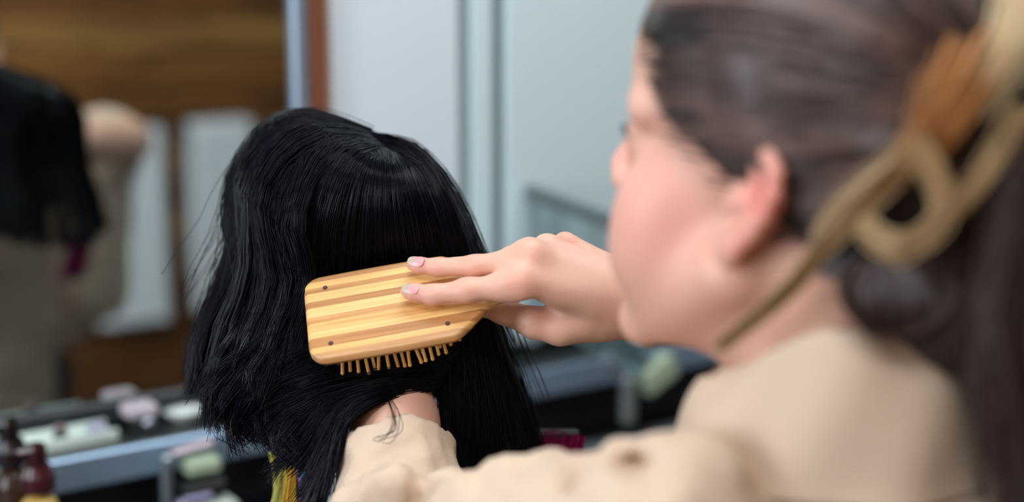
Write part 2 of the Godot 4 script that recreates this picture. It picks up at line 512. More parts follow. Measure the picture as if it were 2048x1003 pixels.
# ------------------------------------------------------------------ the ledge below the mirror and what stands on it
func build_ledge():
	var black := mat(srgb(38, 44, 44), 0.22)
	var chrome := mat(srgb(150, 176, 200), 0.32, 0.55)
	var t = thing("wall_shelf", "long black glossy ledge with silver blue front strip under the mirror", "shelf", wtf(0.3, 1.065, 0.0))
	part("top", slab(3.6, 0.02, 0.085, 0.002), black, t, Transform3D(Basis(), Vector3(0, -0.01, 0.0425)))
	part("front_strip", slab(3.6, 0.036, 0.008, 0.002), chrome, t, Transform3D(Basis(), Vector3(0, -0.018, 0.089)))
	var c = thing("counter", "low black counter under the silver edged ledge", "counter", wtf(0.3, 0.0, 0.0))
	part("top", slab(3.6, 0.03, 0.3, 0.003), mat(srgb(34, 40, 38), 0.3), c, Transform3D(Basis(), Vector3(0, 0.915, 0.15)))
	part("inlay", slab(3.6, 0.006, 0.03, 0.002), mat(srgb(150, 160, 165), 0.4, 0.5), c, Transform3D(Basis(), Vector3(0, 0.932, 0.062)))
	for i in 6:
		var d = part("door", slab(0.59, 0.86, 0.02, 0.003), mat(srgb(36, 38, 42), 0.4), c, Transform3D(Basis(), Vector3(-1.5 + i * 0.6, 0.45, 0.28)))
		part("handle", slab(0.16, 0.012, 0.02, 0.004), chrome, d, Transform3D(Basis(), Vector3(0, 0.36, 0.02)))
	part("carcass", slab(3.58, 0.88, 0.25, 0.003), mat(srgb(30, 32, 34), 0.6), c, Transform3D(Basis(), Vector3(0, 0.45, 0.14)))
	part("back_panel", slab(3.6, 0.1, 0.01, 0.002), mat(srgb(34, 36, 44), 0.25), c, Transform3D(Basis(), Vector3(0, 0.98, 0.006)))
	# glass divider with a grey rail, standing out from the wall
	var g = thing("glass_divider", "low tinted glass divider with grey metal top rail before the pale panel", "divider", wtf(0.541, 0.9365, 0.0))
	var gm := mat(Color(0.42, 0.55, 0.56, 0.32), 0.08); gm.transparency = BaseMaterial3D.TRANSPARENCY_ALPHA
	var lean := Basis(Vector3.UP, -0.257)
	part("pane", slab(0.008, 0.16, 0.34, 0.002), gm, g, Transform3D(lean, lean * Vector3(0, 0.265, 0.2)))
	part("rail", slab(0.012, 0.02, 0.4, 0.004), mat(srgb(112, 126, 128), 0.4, 0.4), g, Transform3D(lean, lean * Vector3(0, 0.35, 0.2)))
	part("post", slab(0.012, 0.2, 0.016, 0.004), mat(srgb(150, 166, 168), 0.4, 0.2), g, Transform3D(lean, lean * Vector3(0, 0.245, 0.03)))
	# on the ledge
	var tray = thing("tray", "shallow pale green tray lying along the ledge by the bottles", "tray", wtf(-0.125, 1.065, 0.042))
	part("tray_base", slab(0.15, 0.006, 0.04, 0.002), mat(srgb(214, 226, 218), 0.4), tray, Transform3D(Basis(), Vector3(0, 0.004, 0)))
	for s in [-1, 1]: part("rim", slab(0.15, 0.014, 0.004, 0.0015), mat(srgb(206, 220, 212), 0.4), tray, Transform3D(Basis(), Vector3(0, 0.007, s * 0.02)))
	var clip = thing("hair_clip", "small lilac grey hair clip on the end of the pale tray", "hair clip", wtf(-0.068, 1.072, 0.042))
	var lilac := mat(srgb(150, 148, 178), 0.35, 0.4)
	part("jaw", slab(0.02, 0.005, 0.012, 0.002), lilac, clip, Transform3D(Basis(Vector3.BACK, 0.25), Vector3(0, 0.007, 0)))
	part("jaw", slab(0.02, 0.004, 0.012, 0.002), lilac, clip, Transform3D(Basis(Vector3.BACK, -0.1), Vector3(0, 0.004, 0)))
	var knob = thing("jar", "tiny dark green jar on the tray's front rim", "jar", wtf(-0.11, 1.072, 0.052))
	part("jar_body", lathe([Vector2(0, 0), Vector2(0.007, 0), Vector2(0.008, 0.004), Vector2(0.008, 0.01), Vector2(0.006, 0.013)], 16), mat(srgb(48, 60, 50), 0.4), knob)
	part("lid", lathe([Vector2(0.0065, 0.012), Vector2(0.0065, 0.017), Vector2(0.005, 0.019), Vector2(0, 0.019)], 16), mat(srgb(120, 100, 96), 0.4), knob)
	var hold = thing("dryer_holder", "pinkish grey topped holder on a dark stand beside the pale tray", "holder", wtf(-0.012, 1.065, 0.03))
	part("stand", slab(0.026, 0.014, 0.028, 0.003), mat(srgb(44, 52, 48), 0.4), hold, Transform3D(Basis(), Vector3(0, 0.007, 0)))
	part("holder_top", slab(0.036, 0.014, 0.03, 0.003), mat(srgb(196, 184, 192), 0.4), hold, Transform3D(Basis(), Vector3(-0.002, 0.021, 0)))
	part("knob", lathe([Vector2(0.007, 0), Vector2(0.007, 0.006), Vector2(0.004, 0.009), Vector2(0, 0.009)], 14), mat(srgb(150, 154, 160), 0.25, 0.8), hold, Transform3D(Basis(Vector3.RIGHT, PI / 2), Vector3(0.002, 0.0085, 0.014)))
	var dish = thing("dish", "small white oval dish on the ledge left of the wig", "dish", wtf(0.04, 1.065, 0.03))
	part("bowl", lathe([Vector2(0, 0.002), Vector2(0.012, 0.002), Vector2(0.019, 0.013), Vector2(0.0215, 0.02), Vector2(0.0225, 0.02), Vector2(0.02, 0.012), Vector2(0.013, 0), Vector2(0, 0)], 28), mat(srgb(226, 232, 228), 0.35), dish, Transform3D(Basis().scaled(Vector3(1.1, 0.55, 0.8)), Vector3()))
	part("soap", lathe([Vector2(0.0165, 0.008), Vector2(0.012, 0.0125), Vector2(0, 0.014)], 24), mat(srgb(230, 236, 232), 0.5), dish)
	tool_rest(0.0, 0.055, "clipper rest with pale green blocks on the ledge left of the wig", false)
	tool_rest(0.636, 0.03, "clipper rest with tilted green block on the ledge below the forearm", true)
	pump_bottle(at(22, 915, 1.43), 0.105, srgb(30, 20, 24), srgb(58, 40, 30), "dark brown pump bottle partly outside the frame, left of the golden one")
	pump_bottle(at(76, 968, 1.38), 0.085, srgb(64, 24, 30), srgb(196, 160, 84), "golden pump bottle with maroon collar and black nozzle in front of the ledge")
	# under the wig, on the low counter
	var sp = thing("spray_bottle", "pale cream squeeze bottle on the low counter left of the hanging wig tips", "bottle", wtf(0.165, 0.935, 0.14))
	part("bottle_body", lathe([Vector2(0, 0), Vector2(0.02, 0), Vector2(0.022, 0.004), Vector2(0.022, 0.07), Vector2(0.016, 0.085), Vector2(0.008, 0.09)], 24), mat(srgb(190, 196, 184), 0.5), sp)
	part("cap", lathe([Vector2(0.008, 0.089), Vector2(0.008, 0.1), Vector2(0.004, 0.105), Vector2(0.003, 0.12), Vector2(0, 0.12)], 16), mat(srgb(176, 186, 150), 0.5), sp)
	hair_piece("hair_extension", [[srgb(222, 168, 20), 562, 600, 850], [srgb(198, 190, 90), 540, 575, 890], [srgb(180, 140, 196), 590, 622, 905], [srgb(70, 120, 150), 604, 640, 930]], 1.16, 1075, "yellow, purple and teal hair extension hanging behind the wig tips")
	hair_piece("hair_extension", [[srgb(150, 16, 84), 1030, 1168, 858]], 1.2, 1040, "magenta hair extension behind the beige sleeve folds")

func hair_piece(called: String, locks: Array, d: float, bottom: float, label: String):
	var t = thing(called, label, "hair piece", Transform3D(Basis(), at(locks[0][1], bottom, d)), "coloured hair extensions")
	var inv: Transform3D = t.transform.affine_inverse()
	for L in locks:
		var cv := []
		for i in 260:
			var u := rng.randf(); var x := lerpf(L[1], L[2], u)
			var dd := d + rng.randf_range(-0.006, 0.006)
			var g := PackedVector3Array()
			for k in 4:
				var f := k / 3.0
				g.append(inv * at(x + 10.0 * sin(f * 4.0 + u * 3.0) + rng.randfn() * 2.0, lerpf(L[3] + absf(u - 0.5) * 30.0, bottom, f), dd + 0.004 * sin(f * 5.0)))
			cv.append(spline(g, 8))
		part("lock", tubes(cv, 0.0007, 0.0005), mat(L[0], 0.4), t, Transform3D(), true)
	part("weft", slab(0.012 if locks.size() > 1 else 0.05, 0.006, 0.01, 0.002), mat(srgb(30, 28, 30), 0.7), t, Transform3D(Basis(), inv * at((locks[0][1] + locks[0][2]) * 0.5, locks[0][3] + 8, d)))

func tool_rest(s: float, off: float, label: String, right: bool):
	var t = thing("tool_rest", label, "tool holder", wtf(s, 1.056 if right else 1.047, off), "clipper rests on the ledge")
	var steel := mat(srgb(176, 180, 196), 0.22, 0.9)
	var green := mat(srgb(172, 190, 160), 0.5)
	var green2 := mat(srgb(196, 208, 194), 0.5)
	if not right:
		part("post", slab(0.012, 0.075, 0.012, 0.003), mat(srgb(134, 144, 152), 0.3, 0.6), t, Transform3D(Basis(), Vector3(-0.016, -0.03, 0.055)))
		part("clip_bar", slab(0.05, 0.009, 0.014, 0.003), mat(srgb(176, 160, 170), 0.35, 0.3), t, Transform3D(Basis(Vector3.BACK, 0.1), Vector3(0.014, 0.01, 0.055)))
		part("block", slab(0.04, 0.02, 0.03, 0.005), green, t, Transform3D(Basis(), Vector3(0.022, -0.009, 0.06)))
		part("block", slab(0.062, 0.05, 0.04, 0.006), green2, t, Transform3D(Basis(), Vector3(0.024, -0.072, 0.07)))
		part("arm", slab(0.04, 0.012, 0.012, 0.003), mat(srgb(96, 92, 116), 0.3, 0.6), t, Transform3D(Basis(), Vector3(0.008, -0.042, 0.075)))
		part("knob", lathe([Vector2(0.008, 0), Vector2(0.008, 0.007), Vector2(0.005, 0.011), Vector2(0, 0.012)], 16), steel, t, Transform3D(Basis(Vector3.RIGHT, PI / 2), Vector3(-0.012, -0.042, 0.082)))
		part("pad", slab(0.05, 0.018, 0.03, 0.003), mat(srgb(26, 28, 26), 0.5), t, Transform3D(Basis(), Vector3(0.02, -0.034, 0.062)))
	else:
		part("post", slab(0.022, 0.07, 0.018, 0.006), mat(srgb(140, 148, 146), 0.35, 0.4), t, Transform3D(Basis(), Vector3(0.012, -0.055, 0.062)))
		part("clip_bar", slab(0.05, 0.026, 0.014, 0.005), mat(srgb(182, 184, 202), 0.25, 0.7), t, Transform3D(Basis(Vector3.BACK, -0.5), Vector3(-0.006, 0.0, 0.06)))
		part("block", slab(0.062, 0.04, 0.03, 0.006), green, t, Transform3D(Basis(Vector3.BACK, 0.45), Vector3(0.058, -0.024, 0.065)))
		part("pad", slab(0.06, 0.02, 0.03, 0.004), mat(srgb(38, 46, 40), 0.5), t, Transform3D(Basis(Vector3.BACK, -0.6), Vector3(0.03, -0.004, 0.055)))
		part("knob", lathe([Vector2(0.009, 0), Vector2(0.009, 0.008), Vector2(0.005, 0.012), Vector2(0, 0.013)], 16), steel, t, Transform3D(Basis(Vector3.RIGHT, PI / 2), Vector3(0.03, 0.022, 0.055)))

func pump_bottle(neck: Vector3, body_h: float, dark: Color, fill: Color, label: String):
	var base := neck - Vector3.UP * (neck.y - 0.932)
	var t = thing("pump_bottle", label, "bottle", Transform3D(wall_basis, base), "pump bottles on the low counter")
	var H := neck.y - 0.932
	part("bottle_body", lathe([Vector2(0, 0), Vector2(0.017, 0), Vector2(0.019, 0.004), Vector2(0.019, H - 0.026), Vector2(0.016, H - 0.016), Vector2(0.009, H - 0.01), Vector2(0.009, H)], 28), mat(fill, 0.25), t)
	part("collar", lathe([Vector2(0.0155, H - 0.006), Vector2(0.0165, H - 0.002), Vector2(0.0165, H + 0.01), Vector2(0.0145, H + 0.014), Vector2(0.012, H + 0.02), Vector2(0.0, H + 0.021)], 28), mat(dark, 0.22), t)
	part("nozzle", lathe([Vector2(0.008, H + 0.018), Vector2(0.01, H + 0.024), Vector2(0.01, H + 0.036), Vector2(0.008, H + 0.041), Vector2(0, H + 0.042)], 24), mat(dark * 0.8, 0.2), t)
	part("spout", slab(0.02, 0.008, 0.008, 0.003), mat(dark * 0.8, 0.2), t, Transform3D(Basis(), Vector3(-0.012, H + 0.035, 0.002)))

# ------------------------------------------------------------------ the wig
func G(a: Array) -> PackedVector3Array:          # [x, y, d, x, y, d, ...]
	var p := PackedVector3Array()
	for i in range(0, a.size(), 3): p.append(at(a[i], a[i + 1], a[i + 2]))
	return p

# strands between neighbouring guides of a fan; clumps wave together
func fan(out: Array, guides: Array, count: int, m: int, jitter: float, wave: float, cut := 0.12, parted := false):
	var gs := []
	for g in guides: gs.append(spline(G(g), 9))
	var clumps := []
	for i in 40: clumps.append([rng.randf() * TAU, rng.randf_range(0.6, 1.6), Vector3(rng.randfn(), rng.randfn(), rng.randfn()), rng.randf()])
	for i in count:
		var u := rng.randf() * (gs.size() - 1)
		var k := mini(int(u), gs.size() - 2); var t := u - k
		var cl = clumps[int(fposmod(u * 13.7 + rng.randf() * 1.3, 40.0))]
		var jit := Vector3(rng.randfn(), rng.randfn(), rng.randfn()) * jitter
		var own := rng.randf() * TAU
		var along := (at(712, 262, 1.165) - at(770, 292, 1.15)) * rng.randf_range(-0.5, 0.5)
		var fly := 1.0 if rng.randf() > 0.06 else 3.0
		var c := PackedVector3Array(); c.resize(9)
		for j in 9:
			var f := j / 8.0
			var p: Vector3 = gs[k][j].lerp(gs[k + 1][j], t)
			var w: Vector3 = cl[2] * (wave * f * sin(f * 5.0 * cl[1] + cl[0]))
			if parted: p += along * pow(1.0 - f, 3.0)
			c[j] = p + w + jit * (0.35 + f * fly) + Vector3(sin(own + f * 7.0), cos(own * 1.3 + f * 5.0), sin(own * 2.0 + f * 6.0)) * (wave * 0.35 * f)
		var full := spline(c, m)
		var keep := int(m * (1.0 - rng.randf() * cut))
		if keep < m: full.resize(maxi(keep, 5))
		out.append(full)

func hair_mat(c: Color, rough: float, spec := 0.5) -> StandardMaterial3D:
	var m := mat(c, rough)
	m.metallic_specular = spec
	return m

func build_wig():
	var base := at(690, 560, 1.18)
	var t = thing("wig", "shoulder length glossy black wig held up on the woman's hand and being brushed", "wig", Transform3D(Basis(), base))
	var inv := Transform3D(Basis(), -base)
	var black := hair_mat(srgb(7, 7, 17), 0.28, 0.31)
	var cap := mat(srgb(8, 8, 10), 0.75)
	# the cap and the body of the hair: one dark soft shape under the strands
	var f := Field.new(Vector3(-0.31, 1.1, -1.3), Vector3(0.05, 1.49, -0.98), 0.006)
	var px := func(x, y, d, rx, ry, rz): f.ell(at(x, y, d), Vector3(rx * d / FOCAL, ry * d / FOCAL, rz), 0.02, cam_basis)
	px.call(655, 400, 1.185, 172, 152, 0.075)
	px.call(790, 440, 1.185, 95, 135, 0.07)
	px.call(690, 560, 1.185, 165, 170, 0.075)
	px.call(850, 600, 1.18, 90, 180, 0.06)
	px.call(540, 680, 1.17, 85, 130, 0.05)
	px.call(470, 740, 1.17, 50, 70, 0.03)
	px.call(560, 790, 1.14, 75, 70, 0.04)
	px.call(930, 780, 1.16, 50, 120, 0.03)
	px.call(700, 740, 1.15, 170, 70, 0.05)
	part("wig_cap", field_mesh([[f, inv]]), cap, t)
	var S := []
	var n1 := 16
	# left drape
	fan(S, [
		[742, 262, 1.19, 640, 226, 1.19, 556, 238, 1.19, 490, 302, 1.19, 466, 390, 1.19, 474, 470, 1.185, 466, 560, 1.18, 428, 655, 1.17, 396, 740, 1.165, 386, 790, 1.165],
		[742, 266, 1.17, 640, 246, 1.15, 562, 270, 1.135, 508, 336, 1.13, 490, 420, 1.135, 506, 505, 1.13, 478, 600, 1.125, 440, 700, 1.12, 430, 770, 1.12, 425, 800, 1.12],
		[744, 272, 1.15, 664, 264, 1.115, 594, 304, 1.10, 545, 380, 1.095, 534, 460, 1.095, 560, 535, 1.09, 548, 610, 1.09, 510, 700, 1.085, 490, 790, 1.09, 500, 865, 1.09],
		[746, 278, 1.14, 684, 286, 1.10, 632, 338, 1.085, 600, 420, 1.08, 602, 495, 1.088, 628, 545, 1.10, 606, 620, 1.09, 560, 715, 1.075, 540, 815, 1.075, 556, 890, 1.075]], 5000, n1, 0.0014, 0.012, 0.12, true)
	# straight middle, down behind the brush
	fan(S, [
		[745, 276, 1.14, 684, 286, 1.10, 632, 338, 1.085, 606, 420, 1.082, 610, 500, 1.09, 622, 560, 1.10, 600, 650, 1.085, 570, 760, 1.08],
		[746, 278, 1.14, 700, 296, 1.095, 662, 360, 1.075, 640, 450, 1.08, 634, 540, 1.10, 620, 620, 1.10, 590, 720, 1.075, 580, 820, 1.08],
		[748, 282, 1.14, 724, 316, 1.09, 714, 390, 1.078, 712, 480, 1.092, 712, 560, 1.105, 708, 640, 1.105, 690, 730, 1.09, 660, 800, 1.085],
		[752, 284, 1.14, 772, 326, 1.09, 790, 410, 1.08, 804, 490, 1.095, 814, 560, 1.11, 820, 640, 1.11, 830, 720, 1.095, 840, 790, 1.09],
		[757, 284, 1.14, 816, 326, 1.115, 864, 410, 1.10, 893, 490, 1.105, 908, 570, 1.115, 920, 660, 1.115, 930, 760, 1.095, 925, 850, 1.10]], 4200, n1, 0.0012, 0.002, 0.12, true)
	# right side with its own low bump at the parting
	fan(S, [
		[757, 284, 1.14, 816, 318, 1.115, 864, 400, 1.10, 893, 490, 1.105, 912, 570, 1.115, 926, 660, 1.115, 950, 760, 1.105, 975, 860, 1.11, 985, 930, 1.11],
		[762, 280, 1.16, 830, 296, 1.14, 888, 380, 1.13, 922, 470, 1.125, 950, 560, 1.12, 972, 650, 1.125, 1000, 750, 1.13, 1030, 850, 1.135, 1045, 920, 1.135],
		[766, 280, 1.18, 838, 300, 1.18, 902, 390, 1.18, 938, 470, 1.175, 966, 560, 1.17, 990, 650, 1.16, 1026, 760, 1.155, 1062, 870, 1.15, 1078, 930, 1.15]], 2500, n1, 0.0017, 0.004, 0.12, true)
	# swept sideways under the bristles and round the wrist
	fan(S, [
		[940, 640, 1.11, 890, 680, 1.095, 800, 695, 1.072, 700, 705, 1.066, 600, 735, 1.068, 520, 800, 1.075],
		[930, 690, 1.10, 880, 735, 1.085, 800, 750, 1.07, 700, 765, 1.065, 600, 790, 1.065, 520, 840, 1.07]], 1100, n1, 0.0018, 0.007, 0.25)
	fan(S, [
		[930, 690, 1.10, 880, 735, 1.085, 800, 750, 1.07, 700, 765, 1.065, 600, 790, 1.065, 530, 830, 1.07, 480, 880, 1.075],
		[910, 730, 1.10, 860, 765, 1.075, 780, 775, 1.055, 700, 795, 1.05, 640, 830, 1.05, 596, 900, 1.06, 560, 940, 1.065],
		[900, 750, 1.10, 862, 778, 1.075, 780, 790, 1.05, 716, 818, 1.035, 682, 872, 1.03, 664, 950, 1.03, 640, 1020, 1.03]], 2300, n1, 0.0016, 0.006, 0.25)
	fan(S, [
		[640, 790, 1.07, 646, 850, 1.055, 640, 910, 1.05, 622, 960, 1.05, 590, 1005, 1.05],
		[690, 800, 1.06, 676, 860, 1.04, 664, 920, 1.035, 650, 980, 1.035, 640, 1040, 1.035]], 800, 12, 0.0016, 0.004)
	# falls right of the wrist
	fan(S, [
		[880, 640, 1.10, 884, 720, 1.095, 882, 800, 1.09, 884, 870, 1.09, 890, 950, 1.09],
		[930, 640, 1.10, 945, 730, 1.10, 955, 820, 1.10, 950, 900, 1.10, 945, 960, 1.10],
		[975, 640, 1.12, 1005, 740, 1.12, 1030, 830, 1.12, 1050, 900, 1.12, 1062, 950, 1.12]], 1700, 13, 0.002, 0.003)
	# lower left locks and curled ends
	fan(S, [
		[520, 500, 1.16, 480, 620, 1.12, 436, 710, 1.11, 416, 770, 1.11, 405, 800, 1.11],
		[560, 500, 1.15, 528, 640, 1.10, 480, 740, 1.075, 470, 820, 1.08, 510, 880, 1.085],
		[610, 520, 1.14, 580, 670, 1.09, 520, 770, 1.06, 500, 840, 1.07, 545, 895, 1.08]], 1700, 16, 0.002, 0.013, 0.25)
	fan(S, [
		[590, 790, 1.07, 560, 840, 1.065, 545, 880, 1.06, 575, 905, 1.06, 610, 890, 1.06],
		[640, 800, 1.065, 620, 830, 1.06, 610, 870, 1.055, 630, 910, 1.055, 640, 940, 1.055]], 260, 12, 0.002, 0.004)
	fan(S, [
		[616, 880, 1.06, 592, 905, 1.055, 566, 930, 1.055, 545, 960, 1.055, 536, 975, 1.055],
		[606, 880, 1.06, 580, 900, 1.055, 555, 915, 1.055, 530, 930, 1.055, 512, 944, 1.055]], 26, 10, 0.0012, 0.002, 0.3)
	# far side, towards the mirror
	fan(S, [
		[742, 262, 1.19, 640, 226, 1.19, 556, 238, 1.19, 490, 302, 1.19, 466, 390, 1.19, 474, 470, 1.19, 460, 560, 1.20, 420, 660, 1.22, 396, 760, 1.24],
		[742, 262, 1.21, 650, 240, 1.24, 580, 270, 1.26, 530, 350, 1.27, 512, 450, 1.27, 510, 560, 1.29, 490, 660, 1.31, 470, 770, 1.32],
		[748, 270, 1.22, 720, 290, 1.26, 690, 360, 1.275, 680, 450, 1.28, 680, 560, 1.31, 670, 670, 1.345, 650, 770, 1.36],
		[756, 276, 1.21, 810, 300, 1.25, 850, 380, 1.27, 870, 470, 1.27, 890, 580, 1.28, 910, 680, 1.30, 930, 780, 1.31],
		[766, 280, 1.18, 838, 300, 1.19, 902, 390, 1.195, 938, 470, 1.19, 966, 560, 1.185, 990, 650, 1.18, 1040, 800, 1.17]], 2200, 12, 0.0018, 0.004)
	# loose hairs outside the outline
	fan(S, [
		[740, 262, 1.18, 600, 222, 1.18, 500, 280, 1.18, 452, 380, 1.18, 440, 480, 1.18, 400, 560, 1.17, 372, 690, 1.16],
		[740, 262, 1.17, 600, 240, 1.15, 510, 310, 1.14, 470, 400, 1.14, 480, 500, 1.13, 450, 600, 1.12, 420, 720, 1.12]], 60, 16, 0.004, 0.012, 0.3)
	fan(S, [
		[766, 276, 1.17, 846, 296, 1.16, 920, 390, 1.16, 960, 480, 1.15, 1000, 580, 1.15, 1060, 720, 1.14, 1110, 860, 1.14],
		[766, 276, 1.15, 836, 300, 1.13, 900, 390, 1.12, 935, 480, 1.11, 965, 580, 1.11, 1020, 720, 1.11, 1070, 860, 1.11]], 70, 16, 0.003, 0.006, 0.3)
	fan(S, [
		[780, 790, 1.05, 800, 830, 1.0, 782, 862, 1.0, 740, 880, 1.0],
		[770, 790, 1.05, 782, 825, 1.0, 788, 852, 1.0, 735, 872, 1.0]], 7, 10, 0.002, 0.003)
	for c in S:
		for i in c.size(): c[i] -= base
	part("hair", tubes(S, 0.00036, 0.00026), black, t, Transform3D(), true)

# ------------------------------------------------------------------ the brush
func brush_half(s: float) -> float:               # half width of the paddle along its axis, s from the free end
	var L := 0.107
	var W := 0.041
	if s < 0.014: return W - 0.014 + sqrt(maxf(0.014 * 0.014 - (0.014 - s) * (0.014 - s), 0.0)) * 1.0
	if s < L: return W + 0.0006 * sin((s - 0.014) / (L - 0.014) * PI)
	var q := (s - L) / 0.036
	if q < 1.0: return lerpf(W, 0.0125, q * q * (3.0 - 2.0 * q) * 0.35 + q * 0.65)
	return 0.0125 - 0.002 * sin(clampf((s - L - 0.036) / 0.09, 0, 1) * PI) + 0.001

func build_brush():
	var a := cam_basis * Vector3(0.98, 0.172, -0.05).normalized()
	var up0 := cam_basis * Vector3(-0.172 * 0.66, 0.985 * 0.66, 0.752)
	var n := (up0 - a * a.dot(up0)).normalized()
	var b := n.cross(a)
	var t = thing("hairbrush", "striped bamboo paddle hairbrush with wooden pins, pressed against the black wig", "hairbrush", Transform3D(Basis(a, b, n), at(761, 612, 1.058) - a * 0.056))
	# laminated strips of bamboo, side by side along the brush
	var edges := [-0.043, -0.0335, -0.0285, -0.0195, -0.0135, -0.0055, 0.0005, 0.0095, 0.0155, 0.0235, 0.0285, 0.0345, 0.043]
	var tones := [[206, 158, 106, 178, 122, 70], [236, 190, 120, 214, 160, 92], [198, 142, 84, 168, 108, 56], [240, 196, 128, 222, 170, 100], [236, 186, 116, 206, 146, 80], [214, 160, 100, 180, 122, 66], [242, 200, 134, 224, 172, 104], [192, 136, 80, 160, 104, 56], [240, 196, 128, 218, 166, 98], [200, 146, 86, 168, 110, 60], [238, 192, 122, 216, 164, 96], [204, 154, 100, 170, 118, 70]]
	for i in edges.size() - 1:
		var c = tones[i]
		var m := mat(Color.WHITE, 0.42)
		m.albedo_texture = wood_texture(256, 32, 60 + i, srgb(c[0], c[1], c[2]), srgb(c[3], c[4], c[5]), 0, 0.5, 1.5)
		m.uv1_scale = Vector3(6.0, 60.0, 1.0)
		m.clearcoat_enabled = true; m.clearcoat = 0.25; m.clearcoat_roughness = 0.3
		part("bamboo_strip", strip_shape(edges[i], edges[i + 1]), m, t)
	var plug := mat(srgb(74, 46, 30), 0.6)
	for p in [[0.0165, 0.0275], [0.0165, -0.0265], [0.103, -0.0275], [0.103, 0.0275]]:
		part("screw_hole", lathe([Vector2(0.0019, 0), Vector2(0.0019, 0.0003), Vector2(0.0012, 0.0001), Vector2(0, 0)], 18), plug, t, Transform3D(Basis(Vector3.RIGHT, PI / 2), Vector3(p[0], p[1], 0.0)))
	# rubber cushion below, with its pins
	var f := Field.new(Vector3(-0.005, -0.045, -0.025), Vector3(0.13, 0.045, -0.003), 0.0025)
	f.ell(Vector3(0.06, 0, -0.0095), Vector3(0.056, 0.0365, 0.009), 0.004)
	part("cushion", field_mesh([[f, Transform3D()]]), mat(srgb(28, 24, 24), 0.6), t)
	var pin := lathe([Vector2(0, -0.0212), Vector2(0.0012, -0.0207), Vector2(0.0016, -0.0195), Vector2(0.0013, -0.018), Vector2(0.0013, -0.006), Vector2(0.0013, 0.0)], 8)
	var pm := [mat(srgb(255, 208, 132), 0.45), mat(srgb(250, 192, 110), 0.45), mat(srgb(238, 176, 96), 0.5)]
	var r := RandomNumberGenerator.new(); r.seed = 12
	for j in 7:
		var y := -0.0315 + j * 0.0105
		var half := 0.053 * sqrt(1.0 - pow(y / 0.044, 2.0))
		var cnt := 15 if j % 2 == 0 else 14
		for i in cnt:
			var x := 0.06 + (float(i) / (cnt - 1) * 2.0 - 1.0) * half
			var z := -0.0095 - 0.009 * sqrt(maxf(0.0, 1.0 - pow((x - 0.06) / 0.056, 2.0) - pow(y / 0.0365, 2.0))) + 0.0015
			var lean := Vector3((x - 0.06) * 3.6 + r.randfn() * 0.06, y * 4.0 + r.randfn() * 0.05, -1.0).normalized()
			var yy := -lean; var xx := yy.cross(Vector3(0.3, 1, 0.2)).normalized()
			part("bristle", pin, pm[r.randi() % 3], t, Transform3D(Basis(xx, yy, xx.cross(yy)), Vector3(x, y, z)))

func strip_shape(t0: float, t1: float) -> ArrayMesh:
	# a slice of the rounded paddle between two lines along it
	var ns := 90; var nc := 7
	var total := 0.205; var T := 0.0088
	var rows := []
	for i in ns + 1:
		var q := float(i) / ns
		var s := total * (q * q * 0.45 + q * 0.55)
		if i == 0: s = 0.0
		var w := brush_half(s)
		if s > total - 0.012: w = maxf(w - 0.012 + sqrt(maxf(0.012 * 0.012 - pow(s - total + 0.012, 2.0), 0.0)), 0.0005)
		var lo := clampf(t0, -w, w); var hi := clampf(t1, -w, w)
		var row := []
		for k in nc + 1:
			var t := lerpf(lo, hi, float(k) / nc)
			var e := minf(w - absf(t), s + 0.0002)          # distance to the outline
			e = minf(e, total - s + 0.0002)
			var rr := 0.0042
			var drop := 0.0
			if e < rr: drop = rr - sqrt(maxf(rr * rr - (rr - e) * (rr - e), 0.0))
			row.append([s, t, -drop, -T + drop])
		rows.append(row)
	var P := PackedVector3Array(); var I := PackedInt32Array(); var UV := PackedVector2Array()
	var n := (ns + 1) * (nc + 1)
	for side in 2:
		for row in rows:
			for v in row:
				P.append(Vector3(v[0], v[1], v[2] if side == 0 else v[3])); UV.append(Vector2(v[0], v[1]))
	for side in 2:
		for i in ns:
			for k in nc:
				var o := side * n + i * (nc + 1) + k
				var q := [o, o + 1, o + nc + 1, o + 1, o + nc + 2, o + nc + 1] if side == 0 else [o, o + nc + 1, o + 1, o + 1, o + nc + 1, o + nc + 2]
				for x in q: I.append(x)
	var faces := I.size()
	for i in ns:
		for e in [0, nc]:
			var o: int = i * (nc + 1) + e
			var q := [o, o + nc + 1, o + n, o + nc + 1, o + n + nc + 1, o + n] if e == 0 else [o, o + n, o + nc + 1, o + nc + 1, o + n, o + n + nc + 1]
			for x in q: I.append(x)
	for k in nc:
		var q := [k, k + n, k + 1, k + 1, k + n, k + 1 + n]
		for x in q: I.append(x)
	var N := PackedVector3Array(); N.resize(P.size())
	for i in range(0, faces, 3):
		var nn := (P[I[i + 2]] - P[I[i]]).cross(P[I[i + 1]] - P[I[i]])
		N[I[i]] += nn; N[I[i + 1]] += nn; N[I[i + 2]] += nn
	for i in N.size():
		N[i] = N[i].normalized() if N[i].length_squared() > 1e-20 else Vector3(0, 0, 1)
	var ar := []; ar.resize(Mesh.ARRAY_MAX)
	ar[Mesh.ARRAY_VERTEX] = P; ar[Mesh.ARRAY_NORMAL] = N; ar[Mesh.ARRAY_INDEX] = I; ar[Mesh.ARRAY_TEX_UV] = UV
	var m := ArrayMesh.new(); m.add_surface_from_arrays(Mesh.PRIMITIVE_TRIANGLES, ar)
	return m

# ------------------------------------------------------------------ the woman
var head_tf: Transform3D
const SKIN := Color(0.72, 0.40, 0.29)           # linear
var blush := []                                    # [centre, radius, colour, strength]: where the skin itself is redder or paler

func skin_at(p: Vector3) -> Color:
	var c := SKIN
	for b in blush:
		var d: float = p.distance_squared_to(b[0]) / (b[1] * b[1])
		if d < 4.0: c = c.lerp(b[2], b[3] * exp(-d * 1.5))
	return c

